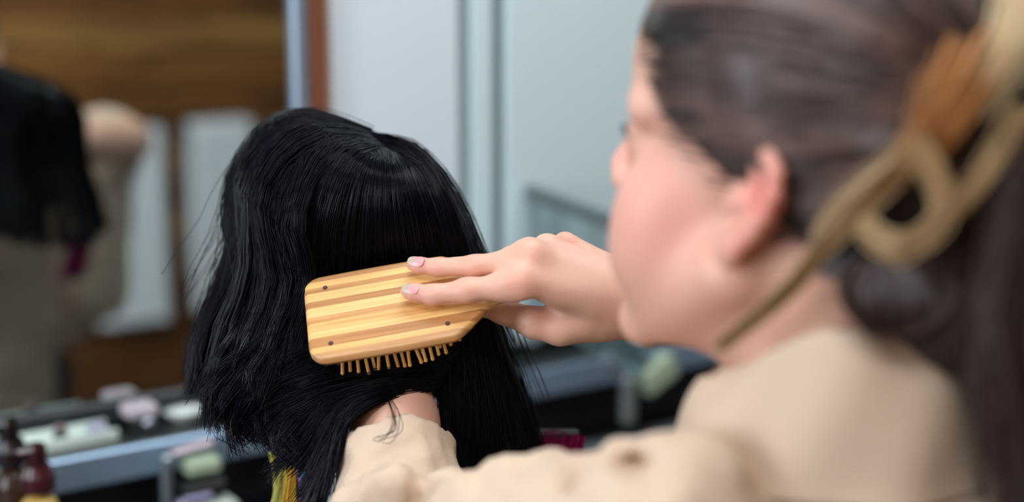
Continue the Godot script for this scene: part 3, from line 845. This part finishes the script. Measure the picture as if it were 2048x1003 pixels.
func H(x: float, y: float, z: float) -> Vector3:   # a point of the head: x to her left, y up, z forward, from between the ears
	return head_tf * Vector3(x, y, z)

func build_person():
	var psi := deg_to_rad(58.0); var tilt := deg_to_rad(8.0)
	var left := Vector3(-cos(psi), 0, sin(psi))
	var fwd := Vector3(-sin(psi) * cos(tilt), sin(tilt), -cos(psi) * cos(tilt))
	var hb := Basis(left, fwd.cross(left), fwd)
	var tragus := at(1475, 410, 0.75)
	head_tf = Transform3D(hb, tragus - left * 0.072)
	var feet := Vector3(0.25, 0, -0.72)
	var t = thing("person", "woman in beige blouse with tied back brown hair, brushing the black wig", "person", Transform3D(Basis(), feet))
	var inv := Transform3D(Basis(), -feet)
	# joints
	var collar := at(1672, 760, 0.825)
	var sl := Vector3(0.085, 1.235, -0.745)
	var sr := Vector3(0.35, 1.265, -0.88)
	var er := Vector3(0.30, 1.295, -1.06)
	var wr := at(1262, 600, 1.102)
	var el := Vector3(-0.055, 1.07, -0.84)
	var wl := at(790, 850, 1.075)
	var pelvis := Vector3(0.25, 0.86, -0.74)
	var chest := Vector3(0.21, 1.17, -0.81)

	# --- skin colours
	var red := Color(0.72, 0.26, 0.20); var pink := Color(0.74, 0.36, 0.29); var pale := Color(0.76, 0.50, 0.38)
	blush.append([H(0.085, 0.012, -0.02), 0.026, Color(0.82, 0.27, 0.22), 0.95])
	blush.append([H(0.083, -0.022, -0.01), 0.016, Color(0.82, 0.30, 0.24), 0.8])
	blush.append([H(0.05, -0.02, 0.055), 0.045, Color(0.78, 0.33, 0.28), 0.7])
	blush.append([H(0.0, -0.008, 0.115), 0.02, Color(0.78, 0.30, 0.25), 0.8])
	blush.append([H(0, -0.045, 0.095), 0.014, Color(0.62, 0.2, 0.2), 0.8])
	for q in [[1035, 560, 1.035], [1052, 508, 1.05], [1120, 476, 1.09], [935, 575, 1.045], [948, 530, 1.06]]:
		blush.append([at(q[0], q[1], q[2]), 0.011, Color(0.74, 0.28, 0.2), 0.75])
	blush.append([at(1210, 605, 1.075), 0.02, Color(0.74, 0.28, 0.22), 0.6])
	blush.append([at(1150, 560, 1.065), 0.03, pale, 0.5])
	blush.append([at(830, 590, 1.04), 0.012, Color(0.74, 0.32, 0.27), 0.7])
	blush.append([at(838, 540, 1.055), 0.012, Color(0.74, 0.32, 0.27), 0.7])

	# --- right hand and wrist
	var fields := []
	var hand := Field.new(at(770, 690, 1.16).min(at(770, 690, 1.0)) - Vector3(0, 0.01, 0.02), at(1480, 440, 1.0).max(at(1480, 440, 1.18)) + Vector3(0.0, 0.0, 0.02), 0.0023)
	# index and middle lie along the brush's back
	hand.chain([at(811, 582, 1.053), at(828, 584, 1.050), at(866, 589, 1.047), at(935, 580, 1.042), at(1000, 573, 1.04), at(1037, 566, 1.042)], [0.0042, 0.0058, 0.0069, 0.0086, 0.0094, 0.0118], 0.006)
	var index_keep := 0.004
	hand.chain([at(822, 528, 1.071), at(838, 530, 1.068), at(876, 534, 1.065), at(950, 532, 1.058), at(1010, 525, 1.055), at(1058, 515, 1.054)], [0.0042, 0.0058, 0.0067, 0.0083, 0.0090, 0.0115], index_keep)
	hand.cap(at(1058, 515, 1.054), at(1250, 580, 1.088), 0.0125, 0.018, 0.012)
	hand.cap(at(1037, 566, 1.042), at(1240, 600, 1.082), 0.0125, 0.019, 0.012)
	hand.cap(at(1090, 497, 1.072), at(1255, 572, 1.093), 0.0105, 0.017, 0.008)
	hand.cap(at(1130, 488, 1.10), at(1262, 575, 1.11), 0.0095, 0.016, 0.008)
	# bony tops of the knuckles
	hand.ell(at(1037, 556, 1.042), Vector3(0.008, 0.007, 0.007), 0.008)
	hand.ell(at(1062, 503, 1.055), Vector3(0.008, 0.007, 0.007), 0.008)
	hand.ell(at(1098, 485, 1.075), Vector3(0.007, 0.006, 0.007), 0.006)
	# ring and little finger curl round the handle behind
	hand.chain([at(1090, 497, 1.078), at(1020, 515, 1.098), at(1000, 560, 1.108), at(1030, 590, 1.100)], [0.0095, 0.0083, 0.0072, 0.0062], 0.004)
	hand.chain([at(1130, 490, 1.10), at(1075, 520, 1.125), at(1060, 565, 1.13), at(1085, 590, 1.115)], [0.0088, 0.0075, 0.0066, 0.0056], 0.004)
	# thumb, under the handle
	hand.chain([at(1185, 632, 1.09), at(1120, 650, 1.082), at(1068, 645, 1.08), at(1008, 622, 1.088), at(958, 606, 1.092), at(935, 600, 1.094)], [0.019, 0.0145, 0.0112, 0.0092, 0.0085, 0.006], 0.007)
	hand.cap(at(1170, 615, 1.085), at(1250, 620, 1.10), 0.02, 0.020, 0.014)
	hand.cap(at(1110, 560, 1.075), at(1200, 590, 1.09), 0.012, 0.018, 0.012)
	# wrist, flatter than wide, and the start of the forearm
	hand.cap(at(1240, 596, 1.098), at(1320, 606, 1.108), 0.0235, 0.0245, 0.02)
	hand.cap(at(1320, 606, 1.108), er.lerp(wr, 0.2), 0.0245, 0.034, 0.02)
	# hollow between thumb and index
	hand.ell(at(1062, 612, 1.05), Vector3(0.012, 0.006, 0.012), 0.008, cam_basis * Basis(Vector3.BACK, -0.5), true)
	hand.cut_plane(at(1460, 600, 1.1), (er - wr).normalized())
	fields.append([hand, inv])

	# --- head and neck
	var hd := Field.new(Vector3(-0.1, -0.19, -0.13), Vector3(0.1, 0.165, 0.14), 0.0036)
	hd.ell(Vector3(0, 0.052, -0.012), Vector3(0.0735, 0.088, 0.096), 0.01)
	hd.ell(Vector3(0, -0.03, 0.035), Vector3(0.058, 0.075, 0.053), 0.02)
	hd.ell(Vector3(0, 0.066, 0.050), Vector3(0.060, 0.054, 0.051), 0.02)
	for s in [-1.0, 1.0]:
		hd.ell(Vector3(s * 0.038, -0.016, 0.058), Vector3(0.026, 0.028, 0.026), 0.02)
		hd.ell(Vector3(s * 0.034, -0.046, 0.060), Vector3(0.026, 0.03, 0.026), 0.02)
		hd.cap(Vector3(s * 0.056, -0.042, 0.006), Vector3(s * 0.014, -0.096, 0.07), 0.018, 0.013, 0.018)
		hd.cap(Vector3(s * 0.012, 0.035, 0.093), Vector3(s * 0.047, 0.036, 0.074), 0.008, 0.009, 0.012)
		hd.ell(Vector3(s * 0.032, 0.016, 0.099), Vector3(0.016, 0.011, 0.013), 0.01, Basis(), true)
		hd.ell(Vector3(s * 0.031, 0.0175, 0.0765), Vector3(0.0150, 0.0128, 0.0138), 0.004)
		hd.ell(Vector3(s * 0.030, 0.0155, 0.0935), Vector3(0.0115, 0.0038, 0.0065), 0.002, Basis(), true)
		hd.ell(Vector3(s * 0.011, -0.014, 0.097), Vector3(0.008, 0.007, 0.009), 0.006)
	hd.ell(Vector3(0, -0.094, 0.075), Vector3(0.017, 0.014, 0.014), 0.014)
	hd.cap(Vector3(0, 0.024, 0.092), Vector3(0, -0.006, 0.1045), 0.006, 0.0085, 0.012)
	hd.ell(Vector3(0, -0.040, 0.092), Vector3(0.021, 0.005, 0.009), 0.006)
	hd.ell(Vector3(0, -0.052, 0.090), Vector3(0.018, 0.006, 0.010), 0.006)
	var hinv := head_tf.affine_inverse()
	var nk := hinv * (collar + Vector3(0, -0.05, 0.0))
	hd.cap(Vector3(0, -0.035, -0.032), nk, 0.054, 0.058, 0.03)
	fields.append([hd, inv * head_tf])
	for s in [1.0, -1.0]: fields.append([ear_field(), inv * head_tf * Transform3D(Basis(Vector3(0.42, 0, -0.91) * Vector3(s, 1, 1), Vector3(-0.06 * s, 0.995, -0.08), Vector3(0.91 * s, 0.05, 0.42)), Vector3(s * 0.0685, 0.0, 0.004))])
	# --- body: torso, arms, left fist under the wig
	var bd := Field.new(Vector3(-0.16, 0.78, -1.24), Vector3(0.47, 1.38, -0.58), 0.009)
	bd.cap(chest, pelvis, 0.10, 0.115, 0.05)
	bd.cap(sl, sr, 0.05, 0.05, 0.05)
	bd.cap(collar + Vector3(0, 0.02, 0), chest, 0.052, 0.09, 0.04)
	bd.chain([sr, er], [0.042, 0.036], 0.03)
	bd.chain([er, er.lerp(wr, 0.45), er.lerp(wr, 0.85)], [0.037, 0.033, 0.0238], 0.02)
	bd.chain([sl, el], [0.042, 0.038], 0.03)
	bd.chain([el, wl.lerp(el, 0.12)], [0.040, 0.029], 0.02)
	fields.append([bd, inv])
	var lh := Field.new(Vector3(-0.19, 1.19, -1.22), Vector3(-0.02, 1.37, -0.99), 0.0035)
	var pl := at(775, 745, 1.125)
	lh.cap(wl.lerp(el, 0.16), wl, 0.029, 0.029, 0.015)
	lh.cap(wl, at(780, 780, 1.105), 0.030, 0.030, 0.02)
	lh.cap(at(740, 740, 1.13), at(815, 740, 1.13), 0.022, 0.022, 0.02)
	for i in 4:
		var bx := 735.0 + i * 28.0
		lh.chain([at(bx, 700, 1.14), at(bx - 2, 640, 1.165), at(bx, 625, 1.195), at(bx + 2, 660, 1.205)], [0.011, 0.009, 0.008, 0.007], 0.006)
	lh.chain([at(830, 770, 1.13), at(860, 720, 1.15), at(858, 670, 1.16)], [0.013, 0.010, 0.008], 0.008)
	fields.append([lh, inv])
	var skin := mat(Color.WHITE, 0.5)
	skin.vertex_color_use_as_albedo = true
	skin.subsurf_scatter_enabled = true; skin.subsurf_scatter_strength = 0.12
	var shift := func(p): return skin_at(p + feet)
	part("body", field_mesh(fields, shift), skin, t)
	# nails
	var nail := mat(srgb(228, 160, 160), 0.25); var tipm := mat(srgb(186, 168, 150), 0.35)
	var nn := (cam_basis * Vector3(-0.1, 0.55, 0.8)).normalized()
	fingernail(t, inv, at(822, 577, 1.0455), at(862, 588, 1.04) - at(808, 579, 1.047), nn, nail, tipm)
	fingernail(t, inv, at(833, 522, 1.0635), at(872, 533, 1.058) - at(818, 525, 1.066), nn, nail, tipm)
	# eyes and lashes
	for s in [-1.0, 1.0]:
		var e = part("eye", lathe_ball(0.0115), mat(srgb(232, 228, 224), 0.15), t, inv * Transform3D(hb, H(s * 0.031, 0.0165, 0.0770)))
		part("iris", lathe([Vector2(0.0052, 0.0), Vector2(0.004, 0.0008), Vector2(0, 0.001)], 18), mat(srgb(72, 50, 34), 0.2), e, Transform3D(Basis(Vector3.RIGHT, PI / 2), Vector3(0, 0, 0.0106)))
		var cv := []
		for i in 16:
			var f := i / 15.0
			var a := Vector3(s * lerpf(0.020, 0.046, f), 0.0185 + 0.002 * sin(f * PI), 0.0895 - 0.011 * f * f)
			cv.append(PackedVector3Array([inv * head_tf * a, inv * head_tf * (a + Vector3(s * 0.002 * f, 0.0, 0.003)), inv * head_tf * (a + Vector3(s * 0.004 * f, 0.002, 0.0055))]))
		part("eyelashes", tubes(cv, 0.0004, 0.0002), mat(srgb(34, 24, 22), 0.6), t, Transform3D(), true)
	build_hair(t, inv)
	build_blouse(t, inv, collar, sl, sr, el, er, wl, chest, pelvis)
	# trousers and shoes, below the frame
	var tr := Field.new(Vector3(0.03, 0.05, -0.92), Vector3(0.48, 0.98, -0.55), 0.014)
	tr.cap(pelvis + Vector3(-0.05, 0, 0.02), pelvis + Vector3(0.05, 0, -0.02), 0.12, 0.12, 0.05)
	for s in [-1.0, 1.0]:
		var hip := pelvis + Vector3(s * 0.085, -0.03, -s * 0.03)
		var knee := Vector3(0.25 + s * 0.09, 0.46, -0.75 - s * 0.03)
		tr.chain([hip, knee, Vector3(0.25 + s * 0.095, 0.08, -0.72 - s * 0.03)], [0.09, 0.066, 0.056], 0.04)
	part("trousers", field_mesh([[tr, inv]]), mat(srgb(52, 52, 60), 0.9), t)
	for s in [-1.0, 1.0]:
		var sh := Field.new(Vector3(-0.06, -0.01, -0.2), Vector3(0.06, 0.12, 0.1), 0.008)
		sh.cap(Vector3(0, 0.04, 0.03), Vector3(0, 0.035, -0.12), 0.042, 0.038, 0.02)
		sh.cap(Vector3(0, 0.06, 0.02), Vector3(0, 0.1, 0.02), 0.042, 0.044, 0.02)
		sh.cut_plane(Vector3(0, 0.0, 0), Vector3.DOWN)
		part("shoe", field_mesh([[sh, Transform3D()]]), mat(srgb(222, 218, 212), 0.7), t, Transform3D(Basis(Vector3.UP, 0.5), Vector3(s * 0.095, 0, -s * 0.03)))

func lathe_ball(r: float) -> ArrayMesh:
	var pr := []
	for i in 13: pr.append(Vector2(sin(PI * i / 12.0) * r, -cos(PI * i / 12.0) * r))
	return lathe(pr, 20)

func ear_field() -> Field:                          # own axes: x backward, y up, z outward
	var e := Field.new(Vector3(-0.014, -0.042, -0.022), Vector3(0.044, 0.042, 0.022), 0.0019)
	e.ell(Vector3(0.014, 0.007, -0.004), Vector3(0.017, 0.026, 0.005), 0.005)
	e.ell(Vector3(0.005, -0.019, -0.001), Vector3(0.011, 0.015, 0.0062), 0.006)
	e.chain([Vector3(0.006, 0.004, 0.001), Vector3(0.000, 0.013, 0.001), Vector3(0.004, 0.025, 0.001), Vector3(0.013, 0.032, 0.003), Vector3(0.023, 0.031, 0.006), Vector3(0.031, 0.023, 0.007), Vector3(0.033, 0.012, 0.007), Vector3(0.030, 0.0, 0.006), Vector3(0.024, -0.010, 0.004), Vector3(0.014, -0.020, 0.001)], [0.0025, 0.003, 0.0038, 0.0042, 0.0043, 0.0043, 0.0042, 0.004, 0.004, 0.0045], 0.003)
	e.chain([Vector3(0.010, 0.022, 0.0015), Vector3(0.018, 0.016, 0.004), Vector3(0.021, 0.006, 0.005), Vector3(0.018, -0.004, 0.004), Vector3(0.010, -0.010, 0.003)], [0.003, 0.0035, 0.0035, 0.0035, 0.0035], 0.003)
	e.ell(Vector3(0.010, 0.003, 0.005), Vector3(0.0085, 0.012, 0.0095), 0.003, Basis(), true)
	e.ell(Vector3(0.024, 0.014, 0.008), Vector3(0.003, 0.011, 0.005), 0.003, Basis(), true)
	e.ell(Vector3(0.001, 0.0, 0.002), Vector3(0.004, 0.006, 0.0045), 0.003)
	e.cap(Vector3(0.006, 0.004, -0.022), Vector3(0.010, 0.004, -0.004), 0.012, 0.011, 0.006)
	return e

func fingernail(t: Node3D, inv: Transform3D, c: Vector3, along: Vector3, out: Vector3, m: Material, tip: Material):
	var x := along.normalized(); var z := (out - x * out.dot(x)).normalized(); var y := z.cross(x)
	var tf := inv * Transform3D(Basis(x, y, z), c)
	for which in 2:
		var P := PackedVector3Array(); var I := PackedInt32Array()
		var x0 := -0.0015 if which == 0 else -0.0068; var x1 := 0.0062 if which == 0 else -0.0012
		for layer in 2:
			for i in 9:
				for j in 9:
					var u := float(i) / 8; var w := float(j) / 8 * 2.0 - 1.0
					var xx := lerpf(x0, x1, u)
					var half := 0.0042
					if which == 1: half = 0.0042 * sqrt(clampf(1.0 - pow((1.0 - u), 2.6), 0.02, 1.0))
					else: half = 0.0042 * sqrt(clampf(1.0 - pow(u, 5.0) * 0.7, 0.05, 1.0))
					var yy := w * half
					P.append(Vector3(xx, yy, 0.0019 - yy * yy * 110.0 - xx * xx * 12.0 - layer * 0.0006))
		for layer in 2:
			for i in 8:
				for j in 8:
					var o := layer * 81 + i * 9 + j
					var q := [o, o + 1, o + 9, o + 1, o + 10, o + 9] if layer == 0 else [o, o + 9, o + 1, o + 1, o + 9, o + 10]
					for k in q: I.append(k)
		part("fingernail" if which == 0 else "nail_tip", smooth(P, I), m if which == 0 else tip, t, tf)

# ---- her own hair
func build_hair(t: Node3D, inv: Transform3D):
	var tf := inv * head_tf
	var c := Vector3(0, 0.052, -0.014); var r := Vector3(0.080, 0.096, 0.104)
	var cap := Field.new(Vector3(-0.1, -0.1, -0.15), Vector3(0.1, 0.17, 0.11), 0.0045)
	cap.ell(c, r, 0.006)
	cap.ell(Vector3(0, 0.067, 0.048), Vector3(0.0615, 0.0545, 0.0515), 0.006)
	cap.ell(Vector3(0, -0.005, -0.085), Vector3(0.05, 0.05, 0.03), 0.03)
	cap.ell(Vector3(0.0, -0.045, -0.105), Vector3(0.045, 0.036, 0.036), 0.03)
	# the face and the ears stay free
	cap.cut_wedge(Vector3(0, 0.017, 0.020), Vector3(0, -0.85, 0.527), Vector3(0, 0.03, -0.010), Vector3(0, -0.514, 0.857), 0.006)
	cap.cut_wedge(Vector3(0, 0.106, 0.09), Vector3(0, -0.9, 0.43), Vector3(0, 0.08, 0.078), Vector3(0, 0.1, 0.99), 0.006)
	var brown := hair_mat(srgb(60, 41, 35), 0.42)
	part("hair_cap", field_mesh([[cap, tf]]), mat(srgb(42, 28, 24), 0.7), t)
	var tie := Vector3(0.034, 0.066, -0.108)
	var line := spline(PackedVector3Array([Vector3(0, 0.110, 0.086), Vector3(0.03, 0.105, 0.084), Vector3(0.045, 0.068, 0.078), Vector3(0.060, 0.042, 0.052), Vector3(0.067, 0.034, 0.024), Vector3(0.074, 0.040, 0.002), Vector3(0.077, 0.028, -0.016), Vector3(0.066, 0.0, -0.038), Vector3(0.05, -0.035, -0.05), Vector3(0.03, -0.06, -0.07)]), 200)
	var sets := [[], [], []]
	var clump := []
	for i in 60: clump.append([rng.randf(), rng.randfn(), rng.randf_range(0.6, 1.4)])
	for i in 4200:
		var side := 1.0 if rng.randf() < 0.75 else -1.0
		var f := rng.randf()
		var a: Vector3 = line[int(f * 199)]
		a.x *= side
		var inner := rng.randf() > 0.6
		if inner:
			a = a.lerp(Vector3(side * rng.randf() * 0.07, rng.randf_range(0.03, 0.15), rng.randf_range(-0.07, 0.06)), rng.randf())
		a += Vector3(rng.randfn(), rng.randfn(), rng.randfn()) * 0.002
		var cl = clump[int(fposmod(f * 30.0 + (30.0 if inner else 0.0), 60.0))]
		var da := ((a - c) / r).normalized(); var db := ((tie - c) / r).normalized()
		var lift0 := ((a - c) / r).length()
		if inner and (lift0 > 1.06 or lift0 < 0.6): continue
		var lift: float = 1.005 + 0.035 * cl[0] + rng.randf() * 0.012
		var cv := PackedVector3Array()
		var sag: float = 0.02 + 0.03 * cl[1] + rng.randfn() * 0.015
		for k in 11:
			var u := k / 10.0
			var d := da.slerp(db, u)
			d = (d + Vector3(0, -sag * sin(u * PI) * 0.5, 0)).normalized()
			cv.append(tf * (c + d * r * lerpf(clampf(lift0, 1.0, 1.12) + 0.018, lift + 0.015 + 0.025 * sin(u * 8.0 * cl[2] + cl[0] * 6.0) * u * (1.0 - u) * 4.0, smoothstep(0.0, 0.35, u))))
		sets[0 if cl[0] < 0.45 else (1 if cl[0] < 0.85 else 2)].append(cv)
	part("hair", tubes(sets[0], 0.0007, 0.0006), hair_mat(srgb(40, 27, 24), 0.36, 0.6), t, Transform3D(), true)
	part("hair", tubes(sets[1], 0.0007, 0.0006), hair_mat(srgb(70, 48, 42), 0.36, 0.6), t, Transform3D(), true)
	part("hair", tubes(sets[2], 0.0007, 0.0006), hair_mat(srgb(108, 82, 72), 0.36, 0.6), t, Transform3D(), true)
	# tail from the tie, falling behind her shoulder on the right of the picture, and the low knot at the nape
	var T := []
	for i in 1500:
		var u := rng.randfn() * 0.5; var w := rng.randfn() * 0.5
		var g := PackedVector3Array([tf * tie])
		var pts := [[1960, 190, 0.74], [2030, 330, 0.73], [2050, 500, 0.73], [2020, 650, 0.735], [2030, 800, 0.735], [2075, 960, 0.735], [2090, 1080, 0.735]]
		for k in pts.size():
			var p = pts[k]
			g.append(inv * at(p[0] + u * 62 + 14 * sin(k * 1.3 + w * 4.0), p[1] + w * 24, p[2] + w * 0.022))
		T.append(spline(g, 18))
	for i in 700:
		var u := rng.randf_range(-1, 1); var an := rng.randf() * TAU
		var g := PackedVector3Array()
		for k in 6:
			var a2 := an + k * 0.6
			g.append(inv * at(1800 + cos(a2) * 118 * sqrt(1.0 - u * u * 0.5) + u * 24, 580 + sin(a2) * 92 * sqrt(1.0 - u * u * 0.5) + u * 12, 0.755 - 0.03 * cos(u * 1.5)))
		T.append(spline(g, 12))
	for i in 500:
		var u := rng.randf(); var w := rng.randfn()
		T.append(spline(PackedVector3Array([tf * tie, inv * at(1900 + w * 20, 330, 0.735), inv * at(1760 + u * 180, 470 + w * 12, 0.728), inv * at(1700 + u * 230, 590 + w * 14, 0.728), inv * at(1740 + u * 180, 660 + w * 10, 0.735)]), 12))
	part("ponytail", tubes(T, 0.0008, 0.0006), brown, t, Transform3D(), true)
	var kn := Field.new(Vector3(0.15, 1.33, -0.82), Vector3(0.28, 1.46, -0.66), 0.005)
	kn.ell(at(1795, 575, 0.765), Vector3(0.033, 0.026, 0.024), 0.02)
	kn.ell(at(1880, 420, 0.77), Vector3(0.03, 0.05, 0.024), 0.02)
	part("hair_knot", field_mesh([[kn, inv]]), mat(srgb(50, 35, 30), 0.7), t)
	# bleached locks
	var blond := hair_mat(srgb(190, 158, 114), 0.5); var copper := hair_mat(srgb(176, 116, 60), 0.5); var ash := hair_mat(srgb(232, 208, 164), 0.5)
	lock(t, inv, "blonde_strand", blond, [[1915, 215, 0.690], [1810, 325, 0.693], [1720, 415, 0.705], [1650, 490, 0.72], [1570, 585, 0.735], [1440, 690, 0.76]], 26, 12, 75)
	lock(t, inv, "blonde_strand", blond, [[1880, 250, 0.690], [1790, 330, 0.698], [1700, 400, 0.712], [1640, 470, 0.725]], 50, 30, 16)
	lock(t, inv, "blonde_strand", blond, [[1840, 290, 0.688], [1885, 370, 0.692], [1880, 440, 0.698], [1815, 495, 0.70], [1750, 470, 0.705], [1735, 425, 0.712]], 26, 22, 60)
	lock(t, inv, "blonde_strand", blond, [[2040, 230, 0.70], [1985, 325, 0.70], [1930, 400, 0.702], [1870, 450, 0.705]], 30, 20, 40)
	lock(t, inv, "copper_lock", copper, [[1945, 130, 0.695], [1910, 190, 0.686], [1880, 250, 0.686], [1840, 310, 0.69]], 70, 36, 150)
	lock(t, inv, "pale_lock", ash, [[1900, -110, 0.735], [1990, -100, 0.72], [2040, -50, 0.71], [2040, 30, 0.70], [2014, 100, 0.695], [1975, 160, 0.692], [1930, 210, 0.69]], 60, 34, 110)

func lock(t: Node3D, inv: Transform3D, called: String, m: Material, pts: Array, w0: float, w1: float, n: int):
	var cv := []
	for i in n:
		var u := rng.randfn() * 0.5; var w := rng.randfn() * 0.5
		var g := PackedVector3Array()
		for k in pts.size():
			var width := lerpf(w0, w1, float(k) / (pts.size() - 1))
			g.append(inv * at(pts[k][0] + u * width, pts[k][1] + w * width, pts[k][2] + w * 0.003))
		cv.append(spline(g, 14))
	part(called, tubes(cv, 0.0006, 0.0005), m, t, Transform3D(), true)

# ---- blouse
func build_blouse(t, inv, collar, sl, sr, el, er, wl, chest, pelvis):
	var cloth := mat(srgb(203, 178, 155), 0.85)
	cloth.normal_enabled = true; cloth.normal_texture = noise_normal(0.15, 2.5)
	cloth.uv1_triplanar = true; cloth.uv1_scale = Vector3(11, 11, 11); cloth.normal_scale = 0.5
	var f := Field.new(Vector3(-0.18, 0.74, -1.2), Vector3(0.48, 1.4, -0.54), 0.0062)
	f.cap(chest, pelvis + Vector3(0, -0.05, 0), 0.115, 0.145, 0.05)
	f.cap(sl + Vector3(0.02, -0.02, 0), sr, 0.06, 0.058, 0.05)
	f.cap(collar + Vector3(0, -0.035, 0), chest, 0.075, 0.12, 0.05)
	f.chain([sl, sl.lerp(el, 0.5), el], [0.060, 0.062, 0.060], 0.03)
	var g := Field.new(Vector3(-0.17, 1.0, -1.12), Vector3(0.02, 1.27, -0.78), 0.0042)
	g.chain([el, el.lerp(wl, 0.5), wl - (wl - el).normalized() * 0.02], [0.058, 0.049, 0.0415], 0.03)
	f.chain([sr, sr.lerp(er, 0.8)], [0.058, 0.052], 0.03)
	# her right sleeve is pushed up to the elbow and hangs wide below the upper arm
	f.cap(er.lerp(sr, 0.35), er.lerp(sr, 0.2) + Vector3(0.0, -0.26, 0.05), 0.05, 0.055, 0.04)
	f.cap(sr + Vector3(-0.02, -0.05, -0.02), sr + Vector3(-0.03, -0.28, 0.0), 0.06, 0.07, 0.04)
	# rolls and folds of the sleeve
	f.cap(at(1330, 1078, 0.755), at(985, 1095, 0.88), 0.045, 0.050, 0.02)
	f.cap(at(1085, 946, 0.845), at(1118, 1020, 0.83), 0.012, 0.014, 0.012)
	f.cap(at(1015, 966, 0.86), at(1085, 962, 0.84), 0.011, 0.012, 0.012)
	f.cap(at(1262, 936, 0.775), at(1410, 934, 0.755), 0.0135, 0.0145, 0.02)
	g.cap(at(900, 965, 0.965), at(965, 1040, 0.93), 0.010, 0.012, 0.03)
	g.cap(at(700, 1010, 0.985), at(790, 960, 0.965), 0.006, 0.007, 0.03)
	g.cap(at(800, 960, 0.945), at(870, 905, 0.965), 0.004, 0.004, 0.014, true)
	f.ell(at(1268, 926, 0.758), Vector3(0.012, 0.0055, 0.022), 0.008, cam_basis, true)
	f.cap(at(870, 1010, 0.90), at(950, 945, 0.885), 0.007, 0.006, 0.014, true)
	f.cap(at(1168, 1000, 0.775), at(1172, 930, 0.79), 0.009, 0.011, 0.014, true)
	# the cuff is open where the wrist comes out
	var dir: Vector3 = (wl - el).normalized()
	g.cap(wl - dir * 0.042, wl + dir * 0.05, 0.0325, 0.034, 0.004, true)
	g.ell(wl + dir * 0.002, Vector3(0.055, 0.055, 0.032), 0.004, Basis(dir.cross(Vector3.UP).normalized(), dir.cross(dir.cross(Vector3.UP).normalized()), dir), true)
	part("blouse", field_mesh([[f, inv], [g, inv]], null, 0.0045), cloth, t)
	# wide stand up collar, a cloth with thickness round the neck
	var P := PackedVector3Array(); var I := PackedInt32Array()
	var nu := 72; var nv := 12
	for layer in 2:
		for j in nv + 1:
			for i in nu:
				var a := TAU * i / nu; var v := float(j) / nv
				var dirv := Vector3(sin(a), 0, cos(a))        # a = 0 towards the camera
				var left_front := maxf(0.0, cos(a + 1.9))         # front of the collar, towards the mirror
				var rad := lerpf(0.094, 0.0755, pow(v, 0.7)) + 0.006 * sin(v * PI) + 0.0022 * sin(a * 5.0 + v * 3.0) * (0.4 + v) + 0.0015 * sin(a * 9.0 - v * 4.0)
				if layer == 1: rad -= 0.0035
				var top := 1.3765 - 0.052 * pow(left_front, 1.2) + 0.0015 * sin(a * 3.0)
				var bot := 1.285
				var p: Vector3 = Vector3(collar.x, 0, collar.z) + dirv * rad
				p.y = lerpf(bot, top, v) + (0.0 if layer == 0 else 0.0)
				P.append(inv * p)
	var n := nu * (nv + 1)
	for layer in 2:
		for j in nv:
			for i in nu:
				var o := layer * n + j * nu + i; var o2 := layer * n + j * nu + (i + 1) % nu
				var q := [o, o + nu, o2, o2, o + nu, o2 + nu] if layer == 0 else [o, o2, o + nu, o2, o2 + nu, o + nu]
				for k in q: I.append(k)
	for i in nu:
		var o := nv * nu + i; var o2 := nv * nu + (i + 1) % nu
		for k in [o, o + n, o2, o2, o + n, o2 + n]: I.append(k)
	part("collar", smooth(P, I), cloth, t)
